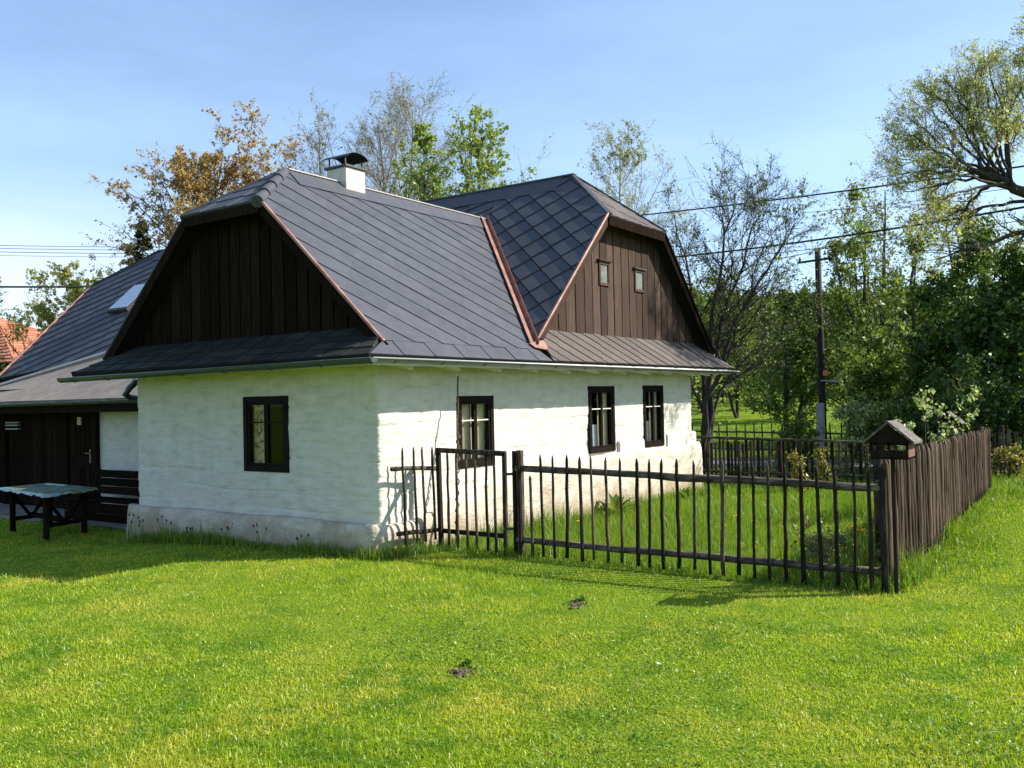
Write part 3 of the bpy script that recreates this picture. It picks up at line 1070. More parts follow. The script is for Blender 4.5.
tiled("hip_slope", [(CX - jx2 - .02, yF - .05, jz2 - .035), (CX + jx2 + .02, yF - .05, jz2 - .035), (CX, yR, CZ + .005)],
      M['slate_brown'], HOUSE, (CX - jx2, yF - .05, jz2 - .035), (1, 0, 0), (0, yR - yF + .05, CZ - jz2 + .035), tile=(0.8, 0.27), ang=62, seed=11, label="brownish sunlit half hip above the boarded gable")
tiled("pent_roof", [(vb_x + .14, -0.585, 2.50), (10.72, -0.585, 2.50), (9.75, 0.02, 3.06), (vb_x + .45, 0.02, 3.06)],
      M['slate_brown'], HOUSE, (3.4, -0.585, 2.50), (1, 0, 0), (0, .605, .56), tile=(0.9, 0.30), ang=-50, seed=12, label="brownish pent roof under the boarded gable")
# far half hip (back end of the cross wing)
tiled("hip_slope", [(5.95, 16.4, west_z(5.95)), (7.71, 16.4, west_z(5.95)), (CX, 14.6, CZ)], M['slate'], HOUSE, (5.95, 16.4, west_z(5.95)), (1, 0, 0), (0, -1.8, CZ - west_z(5.95)), tile=(.6, .3), ang=0, seed=13)

# ---- gables
def boarding(name, outline, axis, pos, mat, width=0.235, t=0.025, label=None, skip=(), seed=0):
    """vertical boards with open joints; outline = CCW list of (a,z)"""
    rr = random.Random(seed)
    mb = MB()
    lo, hi = min(p[0] for p in outline), max(p[0] for p in outline)
    a = lo
    back = [((pos + .03) if axis == 'x' else p[0], p[0] if axis == 'x' else (pos + .03), p[1]) for p in outline]
    while a < hi:
        w = width * rr.uniform(0.86, 1.12)
        cl = clip_poly([(a + .014, -5), (a + w - .014, -5), (a + w - .014, 20), (a + .014, 20)], outline)
        if len(cl) >= 3:
            d = rr.uniform(-.004, .004)
            if axis == 'x':
                mb.prism([(pos + d, p[0], p[1]) for p in cl], (-t, 0, 0))
            else:
                mb.prism([(p[0], pos + d, p[1]) for p in cl], (0, -t, 0))
        a += w
    o = mb.build(name, mat, HOUSE)
    if label:
        o["label"] = label
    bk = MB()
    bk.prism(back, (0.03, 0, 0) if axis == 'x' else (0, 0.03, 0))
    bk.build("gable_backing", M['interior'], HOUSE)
    return o


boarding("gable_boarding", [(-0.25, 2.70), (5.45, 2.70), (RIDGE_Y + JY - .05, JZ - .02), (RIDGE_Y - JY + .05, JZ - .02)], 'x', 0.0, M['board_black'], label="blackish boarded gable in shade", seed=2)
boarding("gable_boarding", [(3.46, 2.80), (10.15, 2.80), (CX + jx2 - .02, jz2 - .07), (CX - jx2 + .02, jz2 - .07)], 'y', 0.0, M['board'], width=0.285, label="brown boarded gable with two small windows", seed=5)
# gable windows
for a0, a1 in ((5.74, 6.12), (7.12, 7.53)):
    w = MB()
    z0, z1 = 3.94, 4.37
    for (x0, x1, za, zb) in ((a0, a0 + .05, z0, z1), (a1 - .05, a1, z0, z1), (a0 + .05, a1 - .05, z1 - .05, z1), (a0 + .05, a1 - .05, z0, z0 + .05)):
        w.box(x0, x1, -0.05, -0.022, za, zb)
    w.box(a0 - .05, a1 + .05, -0.085, -0.02, z1 + .002, z1 + .03)
    wo = w.build("gable_window", M['board'], HOUSE)
    p = MB()
    p.box(a0 + .05, a1 - .05, -0.036, -0.0305, z0 + .05, z1 - .05)
    p.build("pane", M['glass'], wo)
    c = MB()
    c.box(a0 + .045, a1 - .045, -0.0295, -0.0265, z0 + .045, z1 - .045)
    c.build("curtain", M['grey_cloth'], wo)

# ---- verge boards, copper trims, ridge caps
def trim(name, mat, segs, w, h, label=None, up=(0, 0, 1)):
    mb = MB()
    for a, b_ in segs:
        mb.bar(a, b_, w, h, up)
    o = mb.build(name, mat, HOUSE, bevel=min(w, h) * .2)
    if label:
        o["label"] = label
    return o


trim("bargeboard", M['board_black'], [((JX + .01, -0.42, 2.58), (JX + .01, RIDGE_Y - JY, JZ - .1)), ((JX + .01, 5.60, 2.58), (JX + .01, RIDGE_Y + JY, JZ - .1)),
                                      ((JX - .03, RIDGE_Y - JY, JZ - .10), (JX - .03, RIDGE_Y + JY, JZ - .10))], 0.03, 0.15)
trim("bargeboard", M['board'], [((vb_x + .3, yF + .01, west_z(vb_x + .3) - .1), (CX - jx2, yF + .01, jz2 - .1))], 0.03, 0.13)
trim("bargeboard", M['board_black'], [((xr, yF + .01, west_z(2 * CX - xr) - .1), (CX + jx2, yF + .01, jz2 - .1)),
                                      ((CX - jx2, yF - .02, jz2 - .12), (CX + jx2, yF - .02, jz2 - .12))], 0.03, 0.16)
trim("verge_trim", M['copper'], [((JX - .012, -0.42, 2.672), (JX - .012, RIDGE_Y - JY, JZ + .02))], 0.045, 0.035, "copper trim on the verge of the dark gable")
trim("verge_trim", M['copper'], [((vb_x + .18, yF - .012, west_z(vb_x + .18) + .01), (CX - jx2 - .02, yF - .012, jz2 + .005))], 0.05, 0.045, "copper trim on the verge of the brown gable")
trim("verge_trim", M['board_black'], [((xr, yF - .012, west_z(2 * CX - xr) + .01), (CX + jx2, yF - .012, jz2 + .005))], 0.045, 0.04)
trim("verge_trim", M['copper'], [((3.15, 16.16, west_z(3.2) + .02), (5.95, 16.43, west_z(5.95) + .02))], 0.05, 0.05)
trim("ridge_cap", M['pale_metal'], [((RE + .05, RIDGE_Y - .015, RIDGE_Z + .03), (vt + .05, RIDGE_Y - .015, RIDGE_Z + .024))], 0.050, 0.022, "pale metal cap along the main ridge")
trim("ridge_cap", M['slate'], [((CX, yR - .05, CZ + .03), (CX, 14.6, CZ + .03))], 0.12, 0.035)
trim("ridge_cap", M['slate'], [((CX, yR, CZ + .03), (CX - jx2, yF - .05, jz2 + .0)), ((CX, yR, CZ + .03), (CX + jx2, yF - .05, jz2 + .0))], 0.09, 0.03)
trim("ridge_cap", M['slate'], [((CX, 14.6, CZ + .03), (5.95, 16.4, west_z(5.95) + .02))], 0.09, 0.03)
trim("ridge_cap", M['slate'], [((RE, RIDGE_Y, RIDGE_Z + .02), (JX - .06, RIDGE_Y + JY, JZ))], 0.09, 0.03)
# horizontal lap strip below the two ridges
def lap(p, q, n, w, label=None):
    mb = MB()
    mb.bar(p, q, w, 0.010, n)
    return mb.build("ridge_course", M['slate'], HOUSE)


n_s = Vector((0, -RS, 1)).normalized()
yl = RIDGE_Y - 0.30
lap(Vector((RE + .02, yl + .14, main_z(yl + .14))) + n_s * .024, Vector((vt - .14, yl + .14, main_z(yl + .14))) + n_s * .024, n_s, 0.38)
n_w = Vector((-CS, 0, 1)).normalized()
xk = CX - .17
lap(Vector((xk, yR + .2, west_z(xk))) + n_w * .030, Vector((xk, 14.4, west_z(xk))) + n_w * .036, n_w, 0.46)
# barrel tiles on the left hip
hp = MB()
A, B = Vector((RE, RIDGE_Y, RIDGE_Z)), Vector((JX - .04, RIDGE_Y - JY, JZ))
for k in range(4):
    t0, t1 = k / 4, (k + 1) / 4 + 0.03
    a, b_ = A.lerp(B, t0), A.lerp(B, min(t1, 1.02))
    dz = Vector((0, 0, .02))
    hp.tube([a - dz * 1.6, b_ - dz * .9], [0.072, 0.088], 16)
hp.build("hip_tiles", M['slate'], HOUSE)
# copper valley
vy = MB()
vtop, vbot = Vector((vt, RIDGE_Y, RIDGE_Z)), Vector((vb_x + .03, vb_y + .03, main_z(vb_y + .03)))
dirv = (vtop - vbot).normalized()
sA = dirv.cross(n_s).normalized()
sB = dirv.cross(n_w).normalized()
if sA.x > 0: sA = -sA
if sB.x < 0: sB = -sB
rows = []
for k in range(9):
    c = vbot.lerp(vtop, k / 8) + Vector((0, 0, .02))
    rows.append([c + sA * .17 + n_s * .045, c + sA * .155 + n_s * .02, c + n_s * .004 + n_w * .004, c + sB * .05 + n_w * .03, c + sB * .075 + n_w * .05])
vs = [p for r in rows for p in r]
vy.add(vs, [(k * 5 + i, k * 5 + 5 + i, k * 5 + 6 + i, k * 5 + 1 + i) for k in range(8) for i in range(4)])
e = vbot + Vector((0, 0, .04))
vy.add([e + Vector((-.17, .02, .03)), e + Vector((.24, .04, .09)), e + Vector((.22, -.07, -.03)), e + Vector((.10, -.10, -.07)), e + Vector((-.12, -.05, -.04))], [(0, 1, 2, 3, 4)])
vo = vy.build("valley_flashing", M['copper'], HOUSE)
vo["label"] = "copper valley between the two roofs"
sd = vo.modifiers.new("thick", 'SOLIDIFY')
sd.thickness = 0.006

# ---- gutters
def gutter(name, a, b_, r, mat, label=None, n=9):
    a, b_ = Vector(a), Vector(b_)
    d = (b_ - a).normalized()
    s = d.cross(Vector((0, 0, 1))).normalized()
    mb = MB()
    ring_o, vs, fs = [], [], []
    for p in (a, b_):
        for rr_ in (r, r - .006):
            for k in range(n):
                t = math.pi * k / (n - 1)
                vs.append(p + s * rr_ * math.cos(t) - Vector((0, 0, rr_ * math.sin(t))))
    for k in range(n - 1):
        fs += [(k, k + 1, 2 * n + k + 1, 2 * n + k), (n + k, 3 * n + k, 3 * n + k + 1, n + k + 1), (k, n + k, n + k + 1, k + 1), (2 * n + k, 2 * n + k + 1, 3 * n + k + 1, 3 * n + k)]
    fs += [(0, 2 * n, 3 * n, n), (n - 1, 2 * n - 1, 4 * n - 1, 3 * n - 1)]
    mb.add(vs, fs)
    for p in (a, b_):                                   # stop ends
        mb.add([p + s * r * math.cos(math.pi * k / (n - 1)) - Vector((0, 0, r * math.sin(math.pi * k / (n - 1)))) for k in range(n)], [tuple(range(n))])
    o = mb.build(name, mat, HOUSE)
    rm = MB()
    rm.tube([a + s * r, b_ + s * r], 0.011, 8)
    rm.build("rim", M['rim_highlight'] if mat is M['gutter_light'] else mat, o, True)
    if label:
        o["label"] = label
    L_ = (b_ - a).length
    k = 0.4
    while k < L_:
        br = MB()
        c = a + d * k
        br.bar(c + s * (r + .005) + Vector((0, 0, .004)), c - s * (r + .06) + Vector((0, 0, .03)), .025, .008)
        br.tube([c + s * (r + .004) * math.cos(t) - Vector((0, 0, (r + .004) * math.sin(t))) for t in [math.pi * q / 6 for q in range(7)]], .007, 5)
        br.build("bracket", mat, o)
        k += 0.9
    return o


gutter("gutter", (-0.78, -0.640, 2.45), (10.78, -0.640, 2.435), 0.047, M['gutter_light'], "galvanised gutter along the sunny side")
gutter("gutter", (-0.80, 5.95, 2.41), (-0.80, -0.72, 2.445), 0.065, M['gutter'], "green gutter along the shaded end")
dp = MB()
dp.tube([(.55, 6.02, 2.42), (.52, 6.04, 2.34), (.45, 6.08, 2.26), (.40, 6.12, 2.16), (.55, 6.2, 2.10), (.85, 6.3, 2.08)], 0.052, 10)
dp.build("downpipe", M['gutter'], HOUSE, True)
sf = MB()       # soffit boards and rafter tails under the eaves
sf.box(-.62, 10.55, -.50, -.01, 2.405, 2.420)
sf.box(-.62, -.02, -.008, 5.6, 2.405, 2.420)
sf.box(-.66, 10.6, -.555, -.53, 2.375, 2.47)
sf.box(-.69, -.665, -.52, 5.68, 2.375, 2.45)
sf.build("soffit", M['white_paint'], HOUSE)
rt = MB()
x = 0.15
while x < 10:
    rt.bar((x, 0.05, 2.46), (x, -.46, 2.37), .09, .08)
    x += 0.95
rt.build("rafter_tails", M['plaster'], HOUSE, bevel=.01)

# ---- chimney
ch = MB()
ch.box(2.02, 2.46, 2.48, 2.92, 5.0, 5.74)
cho = ch.build("chimney", M['chimney'], HOUSE, bevel=0.012)
cc = MB()
cc.box(1.99, 2.49, 2.45, 2.95, 5.742, 5.775)
cc.build("chimney_cap", M['black_metal'], cho)
cw = MB()
for px in (2.05, 2.43):
    for py in (2.52, 2.88):
        cw.bar((px, py, 5.775), (px, py, 5.925), .018, .018)
vs = []
n = 12
for k in range(n + 1):
    t = math.pi * (0.14 + 0.72 * k / n)
    xx = 2.24 - 0.275 * math.cos(t)
    zz = 5.83 + 0.155 * math.sin(t)
    vs += [(xx, 2.42, zz), (xx, 2.98, zz), (xx, 2.42, zz + .008), (xx, 2.98, zz + .008)]
fs = []
for k in range(n):
    a = 4 * k
    fs += [(a, a + 1, a + 5, a + 4), (a + 2, a + 6, a + 7, a + 3), (a, a + 4, a + 6, a + 2), (a + 1, a + 3, a + 7, a + 5)]
fs += [(0, 2, 3, 1), (4 * n, 4 * n + 1, 4 * n + 3, 4 * n + 2)]
cw.add(vs, fs)
cw.build("cowl", M['black_metal'], cho)

# ---- skylight (open roof window on the long back slope)
def on_west(x, y, h):
    p = Vector((x, y, west_z(x)))
    return p + n_w * h


sk = MB()
q = [on_west(4.80, 13.74, .03), on_west(4.80, 12.85, .03), on_west(5.58, 12.85, .03), on_west(5.58, 13.66, .03)]
tilt = [Vector((0, 0, .0)), Vector((0, 0, .0)), Vector((0, 0, 0)), Vector((0, 0, 0))]
sk.prism([p + n_w * .02 for p in q], n_w * .09)
so = sk.build("skylight", M['black_metal'], HOUSE)
sg = MB()
qq = [on_west(4.85, 13.69, .145), on_west(4.85, 12.90, .145), on_west(5.53, 12.90, .145), on_west(5.53, 13.61, .145)]
sg.prism(qq, n_w * .012)
sg.build("pane", M['skyglass'], so)

# ---- lean-to porch roof, porch walls, door
K = lambda y: (3.59 - 0.185 * (y - 12.03), y, 3.13 - 0.182 * (y - 12.03))
nY = 24
vs = []
for i in range(nY + 1):
    t = i / nY
    kx, ky, kz = K(9.2 + 7.2 * t)
    g = Vector((1.22, 5.22 + 11.2 * t, 2.12))
    k_ = Vector((kx, ky, kz + .03))
    for j in range(5):
        vs.append(g.lerp(k_, j / 4))
pr = MB()
pr.add(vs, [(i * 5 + j, i * 5 + 5 + j, i * 5 + 6 + j, i * 5 + 1 + j) for i in range(nY) for j in range(4)])
po = pr.build("porch_roof", M['felt'], HOUSE)
md = po.modifiers.new("thick", 'SOLIDIFY')
md.thickness = 0.05
md.offset = -1
po["label"] = "low felted roof over the porch"
fl = MB()
fl.bar(Vector(K(9.0)) + Vector((-.03, 0, .07)), Vector(K(16.3)) + Vector((-.03, 0, .07)), .10, .05, tuple(n_w))
fl.build("flashing", M['pale_metal'], HOUSE)
gutter("gutter", (1.14, 16.5, 2.05), (1.14, 5.3, 2.075), 0.06, M['gutter'], "dark gutter of the porch roof")
bmb = MB()
bmb.box(1.30, 1.48, 5.2, 16.4, 1.86, 2.04)
bmb.build("porch_beam", M['board_black'], HOUSE)
PX = 1.95
wb = MB()
wb.box(PX, PX + .15, 5.16, 9.52, -0.35, 2.30)
wb.build("wall", M['plaster'], HOUSE)["label"] = "white wall piece behind the porch bench"
bd = MB()
rr = random.Random(9)
y = 10.72
while y < 16.4:
    w_ = rr.uniform(.17, .24)
    bd.box(PX - .02 + rr.uniform(-.006, .006), PX + .06, y + .006, y + w_ - .006, -.3, 2.35)
    y += w_
bd.box(PX + .03, PX + .1, 9.5, 16.4, -.3, 2.4)
bdo = bd.build("porch_boarding", M['board_black'], HOUSE)
bdo["label"] = "dark board wall beside the porch door"
for yy in (9.55, 10.62, 13.2):
    ps = MB()
    ps.box(PX - .10, PX + .02, yy - .06, yy + .06, -.3, 2.2)
    ps.build("porch_post", M['board_black'], HOUSE)
dm = MB()
dm.box(PX - .06, PX + .02, 9.66, 10.52, -.15, 1.92)
for (a, b_, c, d) in ((9.76, 10.42, .15, .75), (9.76, 10.42, .95, 1.8)):
    for k in range(4):
        w_ = (b_ - a) / 4
        dm.box(PX - .075, PX - .055, a + k * w_ + .012, a + (k + 1) * w_ - .012, c, d)
do = dm.build("door", M['board_black'], HOUSE, bevel=.006)
hd = MB()
hd.box(PX - .085, PX - .062, 9.70, 9.745, .82, 1.10)
hd.bar((PX - .10, 9.72, 1.02), (PX - .10, 9.86, 1.02), .02, .02)
hd.bar((PX - .085, 9.72, 1.02), (PX - .11, 9.72, 1.02), .02, .02)
hd.build("handle", M['gutter_light'], do)
lp = MB()
lp.box(PX - .10, PX - .06, 10.02, 10.16, 1.60, 1.76)
lp.build("door_plate", M['blind'], do)
st = MB()
for zz in (1.50, 1.58, 1.64):
    st.box(PX - .10, PX - .03, 12.55, 13.1, zz, zz + .03)
st.build("wall_shelf", M['concrete'], HOUSE)
# outer walls that only show from the side
ow = MB()
ow.box(3.9, 9.7, 15.7, 15.85, -.4, 2.7)
ow.box(9.55, 9.7, 5.9, 15.7, -.4, 3.0)
ow.build("wall", M['plaster'], HOUSE)
# paving under the porch
pv = MB()
for i in range(2):
    for j in range(14):
        x0, y0 = 0.75 + i * .6, 5.5 + j * .8
        pv.box(x0 + .008, x0 + .592, y0 + .008, y0 + .792, -.5, h1(.6, y0) + .06 + random.uniform(-.004, .004))
tag(pv.build("porch_path", M['paving']), kind="structure")

# ---- table with cloth, bench
T = empty("garden_table", (-.1, 7.7, h1(-.1, 7.7)), "dark wooden trestle table under a printed cloth beside the porch", "table")
c0, c1, c2, c3 = Vector((-.752, 6.556, .56)), Vector((.338, 6.875, .56)), Vector((.559, 8.84, .56)), Vector((-.404, 8.75, .56))
def tq(u, v, z):
    p = c0.lerp(c1, u).lerp(c3.lerp(c2, u), v)
    return Vector((p.x, p.y, z))


tt = MB()
tt.prism([tq(.02, .02, .52), tq(.98, .02, .52), tq(.98, .98, .52), tq(.02, .98, .52)], (0, 0, .045))
tt.build("tabletop", M['board_black'], T)
for v in (.14, .86):
    for u in (.14, .86):
        lg = MB()
        a, b_ = tq(u, v, h1(*tq(u, v, 0).xy) - .03), tq(u, v, .52)
        lg.bar(a, b_, .075, .075, (1, 0, 0))
        lg.build("leg", M['board_black'], T, bevel=.006)
    br = MB()
    br.bar(tq(.14, v, 0.02), tq(.86, v, .02), .05, .07)
    for q_ in (.34, .66):
        br.bar(tq(.5, v, .02), tq(.14 if q_ < .5 else .86, v, .46), .045, .045, (0, 1, 0))
    br.build("brace", M['board_black'], T)
st_ = MB()
st_.bar(tq(.5, .14, .06), tq(.5, .86, .06), .06, .08)
st_.build("stretcher", M['board_black'], T)
n = 30
vs, fs = [], []
for i in range(n + 1):
    for j in range(n + 1):
        u, v = -0.02 + 1.04 * i / n, -0.02 + 1.04 * j / n
        p = tq(min(max(u, 0), 1), min(max(v, 0), 1), 0)
        edge = max(0 - u, u - 1, 0 - v, v - 1, 0)
        q_ = tq(u, v, .5705)
        z = .5705 - (0.0 if edge <= 0 else 0.04 + .006 * math.sin(i * 1.3 + j * 1.7) + .010 * math.sin(i * .41 + j * .83) + .006 * math.sin(i * 2.9 - j * 2.2))
        vs.append((q_.x, q_.y, z))
for i in range(n):
    for j in range(n):
        a = i * (n + 1) + j
        fs.append((a, a + 1, a + n + 2, a + n + 1))
cl = MB()
cl.add(vs, fs)
clo = cl.build("tablecloth", M['cloth'], None, True)
tag(clo, "blue and green printed vinyl cloth lying on the garden table", "tablecloth")

BN = empty("bench", (1.3, 7.3, h1(1.3, 7.3)), "dark brown slatted bench against the white porch wall", "bench")
bz = h1(1.2, 7.3)
sb = MB()
for k in range(3):
    sb.box(0.98 + k * .16, 1.12 + k * .16, 5.9, 9.15, bz + .42, bz + .46)
sb.build("seat", M['board_black'], BN, bevel=.005)
fb = MB()
for k in range(2):
    fb.box(1.0, 1.03, 5.9, 9.15, bz + .02 + k * .195, bz + .205 + k * .195)
fb.build("front_panel", M['board_black'], BN, bevel=.004)
bk = MB()
for k in range(3):
    bk.box(1.52 + k * .02, 1.56 + k * .02, 5.9, 9.15, bz + .50 + k * .155, bz + .645 + k * .155)
bk.build("backrest", M['board_black'], BN, bevel=.005)
for yy in (6.1, 8.95):
    lg = MB()
    lg.box(.98, 1.5, yy - .04, yy + .04, bz, bz + .415)
    lg.bar((1.48, yy, bz + .4), (1.60, yy, bz + .98), .06, .05, (0, 1, 0))
    lg.build("leg", M['board_black'], BN)

# ------------------------------------------------------------------ fences
def picket(parent, base, top, r, mat, seed, name="picket", flat=False):
    rr = random.Random(seed)
    a, b_ = Vector(base), Vector(top)
    mb = MB()
    n = 7
    pts, rs = [], []
    for k in range(n):
        t = k / (n - 1)
        p = a.lerp(b_, t) + Vector((rr.uniform(-.004, .004), rr.uniform(-.006, .006), 0))
        pts.append(p)
        rs.append(r * (1.08 - .18 * t) * rr.uniform(.92, 1.08))
    pts.insert(n - 1, a.lerp(b_, .955))
    rs.insert(n - 1, r * .88)
    rs[-1] = r * .35
    mb.tube(pts, rs, 7)
    return mb.build(name, mat, parent, True)


FX = 0.85


def rail(parent, a, b_, r, seed, mat='rail'):
    rr = random.Random(seed)
    a, b_ = Vector(a), Vector(b_)
    n = max(3, int((b_ - a).length / .35))
    mb = MB()
    mb.tube([a.lerp(b_, k / n) + Vector((0, 0, rr.uniform(-.008, .008))) for k in range(n + 1)], [r * rr.uniform(.88, 1.08) for k in range(n + 1)], 8)
    return mb.build("rail", M[mat], parent, True)


def post(parent, x, y, z1, r, mat='picket', z0=None):
    mb = MB()
    g = h1(x, y) - .15 if z0 is None else z0
    mb.tube([(x, y, g), (x, y, (g + z1) / 2), (x, y, z1 - .02), (x, y, z1)], [r * 1.03, r, r * .97, r * .85], 10)
    return mb.build("post", M[mat], parent, True)


# short panel between the house corner and the gate
F1 = empty("picket_fence", (FX, -.1, 0), "short piece of four dark pickets between house corner and gate", "fence")
for i, (y, x, zt) in enumerate(((-.215, .165, 1.36), (-.22, .375, 1.355), (-.225, .53, 1.35), (-.23, .73, 1.34))):
    picket(F1, (x + .02, y - .06, .12), (x, y - .04, zt), .017, M['picket'], 40 + i)
rail(F1, (.0, -.215, 1.10), (.86, -.25, 1.045), .028, 1, 'picket')
rail(F1, (.08, -.225, .27), (.86, -.25, .24), .028, 2, 'picket')
# gate
G = empty("garden_gate", (FX, -.8, 0), "dark picket gate beside the house corner", "gate")
gf = MB()
gf.bar((FX, -.30, 0.0), (FX, -.275, 1.31), .055, .06, (1, 0, 0))
gf.bar((FX, -1.34, 0.0), (FX, -1.345, 1.27), .05, .05, (1, 0, 0))
gf.bar((FX, -.25, 1.285), (FX, -1.37, 1.255), .05, .065)
gf.bar((FX + .03, -.30, .22), (FX + .03, -1.34, .22), .04, .06)
gf.build("gate_frame", M['picket'], G, bevel=.008)
for i, y in enumerate((-.455, -.60, -.76, -.905, -1.08, -1.21)):
    picket(G, (FX - .035, y - .005, .02), (FX - .035, y, 1.275), .018, M['picket'], 60 + i)
hg = MB()
for zz in (.32, 1.0):
    hg.bar((FX - .045, -1.34, zz), (FX - .045, -1.50, zz + .01), .012, .035)
hg.build("hinge", M['black_metal'], G)
# long front fence
F2 = empty("picket_fence", (FX, -3.6, 0), "long see-through fence of round dark pickets along the lawn", "fence")
post(F2, FX + .03, -1.475, 1.29, .03)
mbp = MB()
mbp.box(FX - .01, FX + .06, -1.60, -1.525, -.1, 1.30)
mbp.build("post", M['picket'], F2, bevel=.01)
post(F2, FX - .01, -5.845, 1.19, .036)
xs = [(519.5, 1.29), (531.7, 1.00), (542, 1.26), (554, 1.265), (566.7, 1.265), (581.5, 1.25), (593, 1.255), (606.3, 1.245), (620, 1.24), (636, 1.235), (648.5, 1.23), (661.5, 1.235),
      (677.5, 1.23), (692, 1.225), (707, 1.235), (721, 1.225), (737, 1.225), (751, 1.215), (767, 1.215), (784, 1.205), (800.5, 1.21), (817.5, 1.195), (835, 1.20), (851, 1.19), (869, 1.17)]
# the picket spacing above was read off as bearings from the photographer; turned into metres along the fence here
def bearing_to_y(px):
    d = CF + CR * ((px - 512) / 909.36)
    t = (FX - CAM[0]) / d.x
    return CAM[1] + d.y * t


for i, (px, zt) in enumerate(xs):
    y = bearing_to_y(px)
    rr = random.Random(100 + i)
    picket(F2, (FX - .062, y + rr.uniform(-.012, .012), h1(FX, y) + rr.uniform(.02, .07)), (FX - .062 + rr.uniform(-.006, .006), y + rr.uniform(-.022, .022), zt + rr.uniform(-.012, .012)), rr.uniform(.0155, .023), M['picket'], 100 + i)
rail(F2, (FX, -1.52, 1.075), (FX, -5.84, .995), .042, 5)
rail(F2, (FX, -1.52, .19), (FX, -5.84, .175), .040, 6)
# close-boarded side fence
SY = -5.80
F3 = empty("lath_fence", (4.7, SY, 0), "weathered close-set lath fence running away from the bird feeder", "fence")
rr = random.Random(77)
x = 1.06
k = 0
while x < 8.42 and k < 98:
    w_ = rr.uniform(.042, .068)
    picket(F3, (x + w_ / 2, SY - .03 + rr.uniform(-.008, .008), h1(x, SY) + .02), (x + w_ / 2 + rr.uniform(-.02, .02), SY - .03 + rr.uniform(-.01, .01), 1.29 + rr.uniform(-.035, .03)), w_ * .5, M['lath'], 600 + k, "slat")
    x += w_ + rr.uniform(.016, .046)
    k += 1
SF_END = x
for zz in (.33, 1.02):
    rail(F3, (1.02, SY + .045, zz), (SF_END, SY + .045, zz + .03), .035, int(zz * 10))
for xx in (1.35, 3.4, 5.9, SF_END):
    post(F3, xx, SY + .11, 1.30, .05)
# far fence at the garden's end
FFX = 12.0
F4 = empty("board_fence", (FFX, -3, 0), "low dark fence with a grey top rail closing the garden at the far end", "fence")
rail(F4, (FFX - .05, 1.2, .935), (FFX - .05, -3.2, .84), .035, 11)
rail(F4, (FFX, -3.2, .80), (FFX, -8.6, .60), .035, 12)
rail(F4, (FFX, 1.2, .12), (FFX, -8.6, .10), .035, 13)
rr = random.Random(5)
y = 1.15
k = 0
while y > -8.6 and k < 95:
    w_ = rr.uniform(.05, .075)
    mb = MB()
    g = h1(FFX, y)
    mb.box(FFX + .03, FFX + .05, y - w_, y, g + .03, g + .03 + rr.uniform(.88, 1.0) * (1.0 if y > -3.3 else .92))
    mb.build("slat", M['picket'] if rr.random() < .6 else M['rail'], F4)
    y -= w_ + (rr.uniform(.015, .05) if y > -.6 else rr.uniform(.05, .11))
    k += 1
for yy in (1.1, -1.1, -3.25, -5.6, -8.4):
    post(F4, FFX + .1, yy, h1(FFX, yy) + 1.02, .05)
# spiky fence beyond the road
F5 = empty("picket_fence", (19.6, 2, 0), "row of thin pointed stakes beyond the road", "fence")
y = 4.6
k = 0
while y > -9 and k < 60:
    g = h1(19.6, y)
    picket(F5, (19.6, y, g - .05), (19.6, y + rr.uniform(-.02, .02), g + 1.12 + rr.uniform(-.05, .05)), .024, M['picket'], 300 + k)
    y -= rr.uniform(.27, .33)
    k += 1
rail(F5, (19.66, 4.7, .75), (19.66, -9, .55), .03, 21)
rail(F5, (19.66, 4.7, .2), (19.66, -9, 0.05), .03, 22)

# leaning vine pole on the wall
vp = MB()
rr = random.Random(3)
pts = [Vector((1.02, -.42, -.05)).lerp(Vector((1.45, -.16, 2.27)), k / 12) + Vector((rr.uniform(-.012, .012), 0, 0)) for k in range(13)]
vp.tube(pts, [.020 - .0008 * k for k in range(13)], 7)
hel = []
for k in range(320):
    t = k / 319
    p = Vector((1.02, -.42, -.05)).lerp(Vector((1.32, -.25, 1.5)), t)
    a = t * 64
    hel.append(p + Vector((math.cos(a) * .023, math.sin(a) * .023, 0)))
vp.tube(hel, .009, 5)
tag(vp.build("bean_pole", M['rail'], None, True), "thin pole wound with a dry vine, leaning on the sunny wall", "pole")

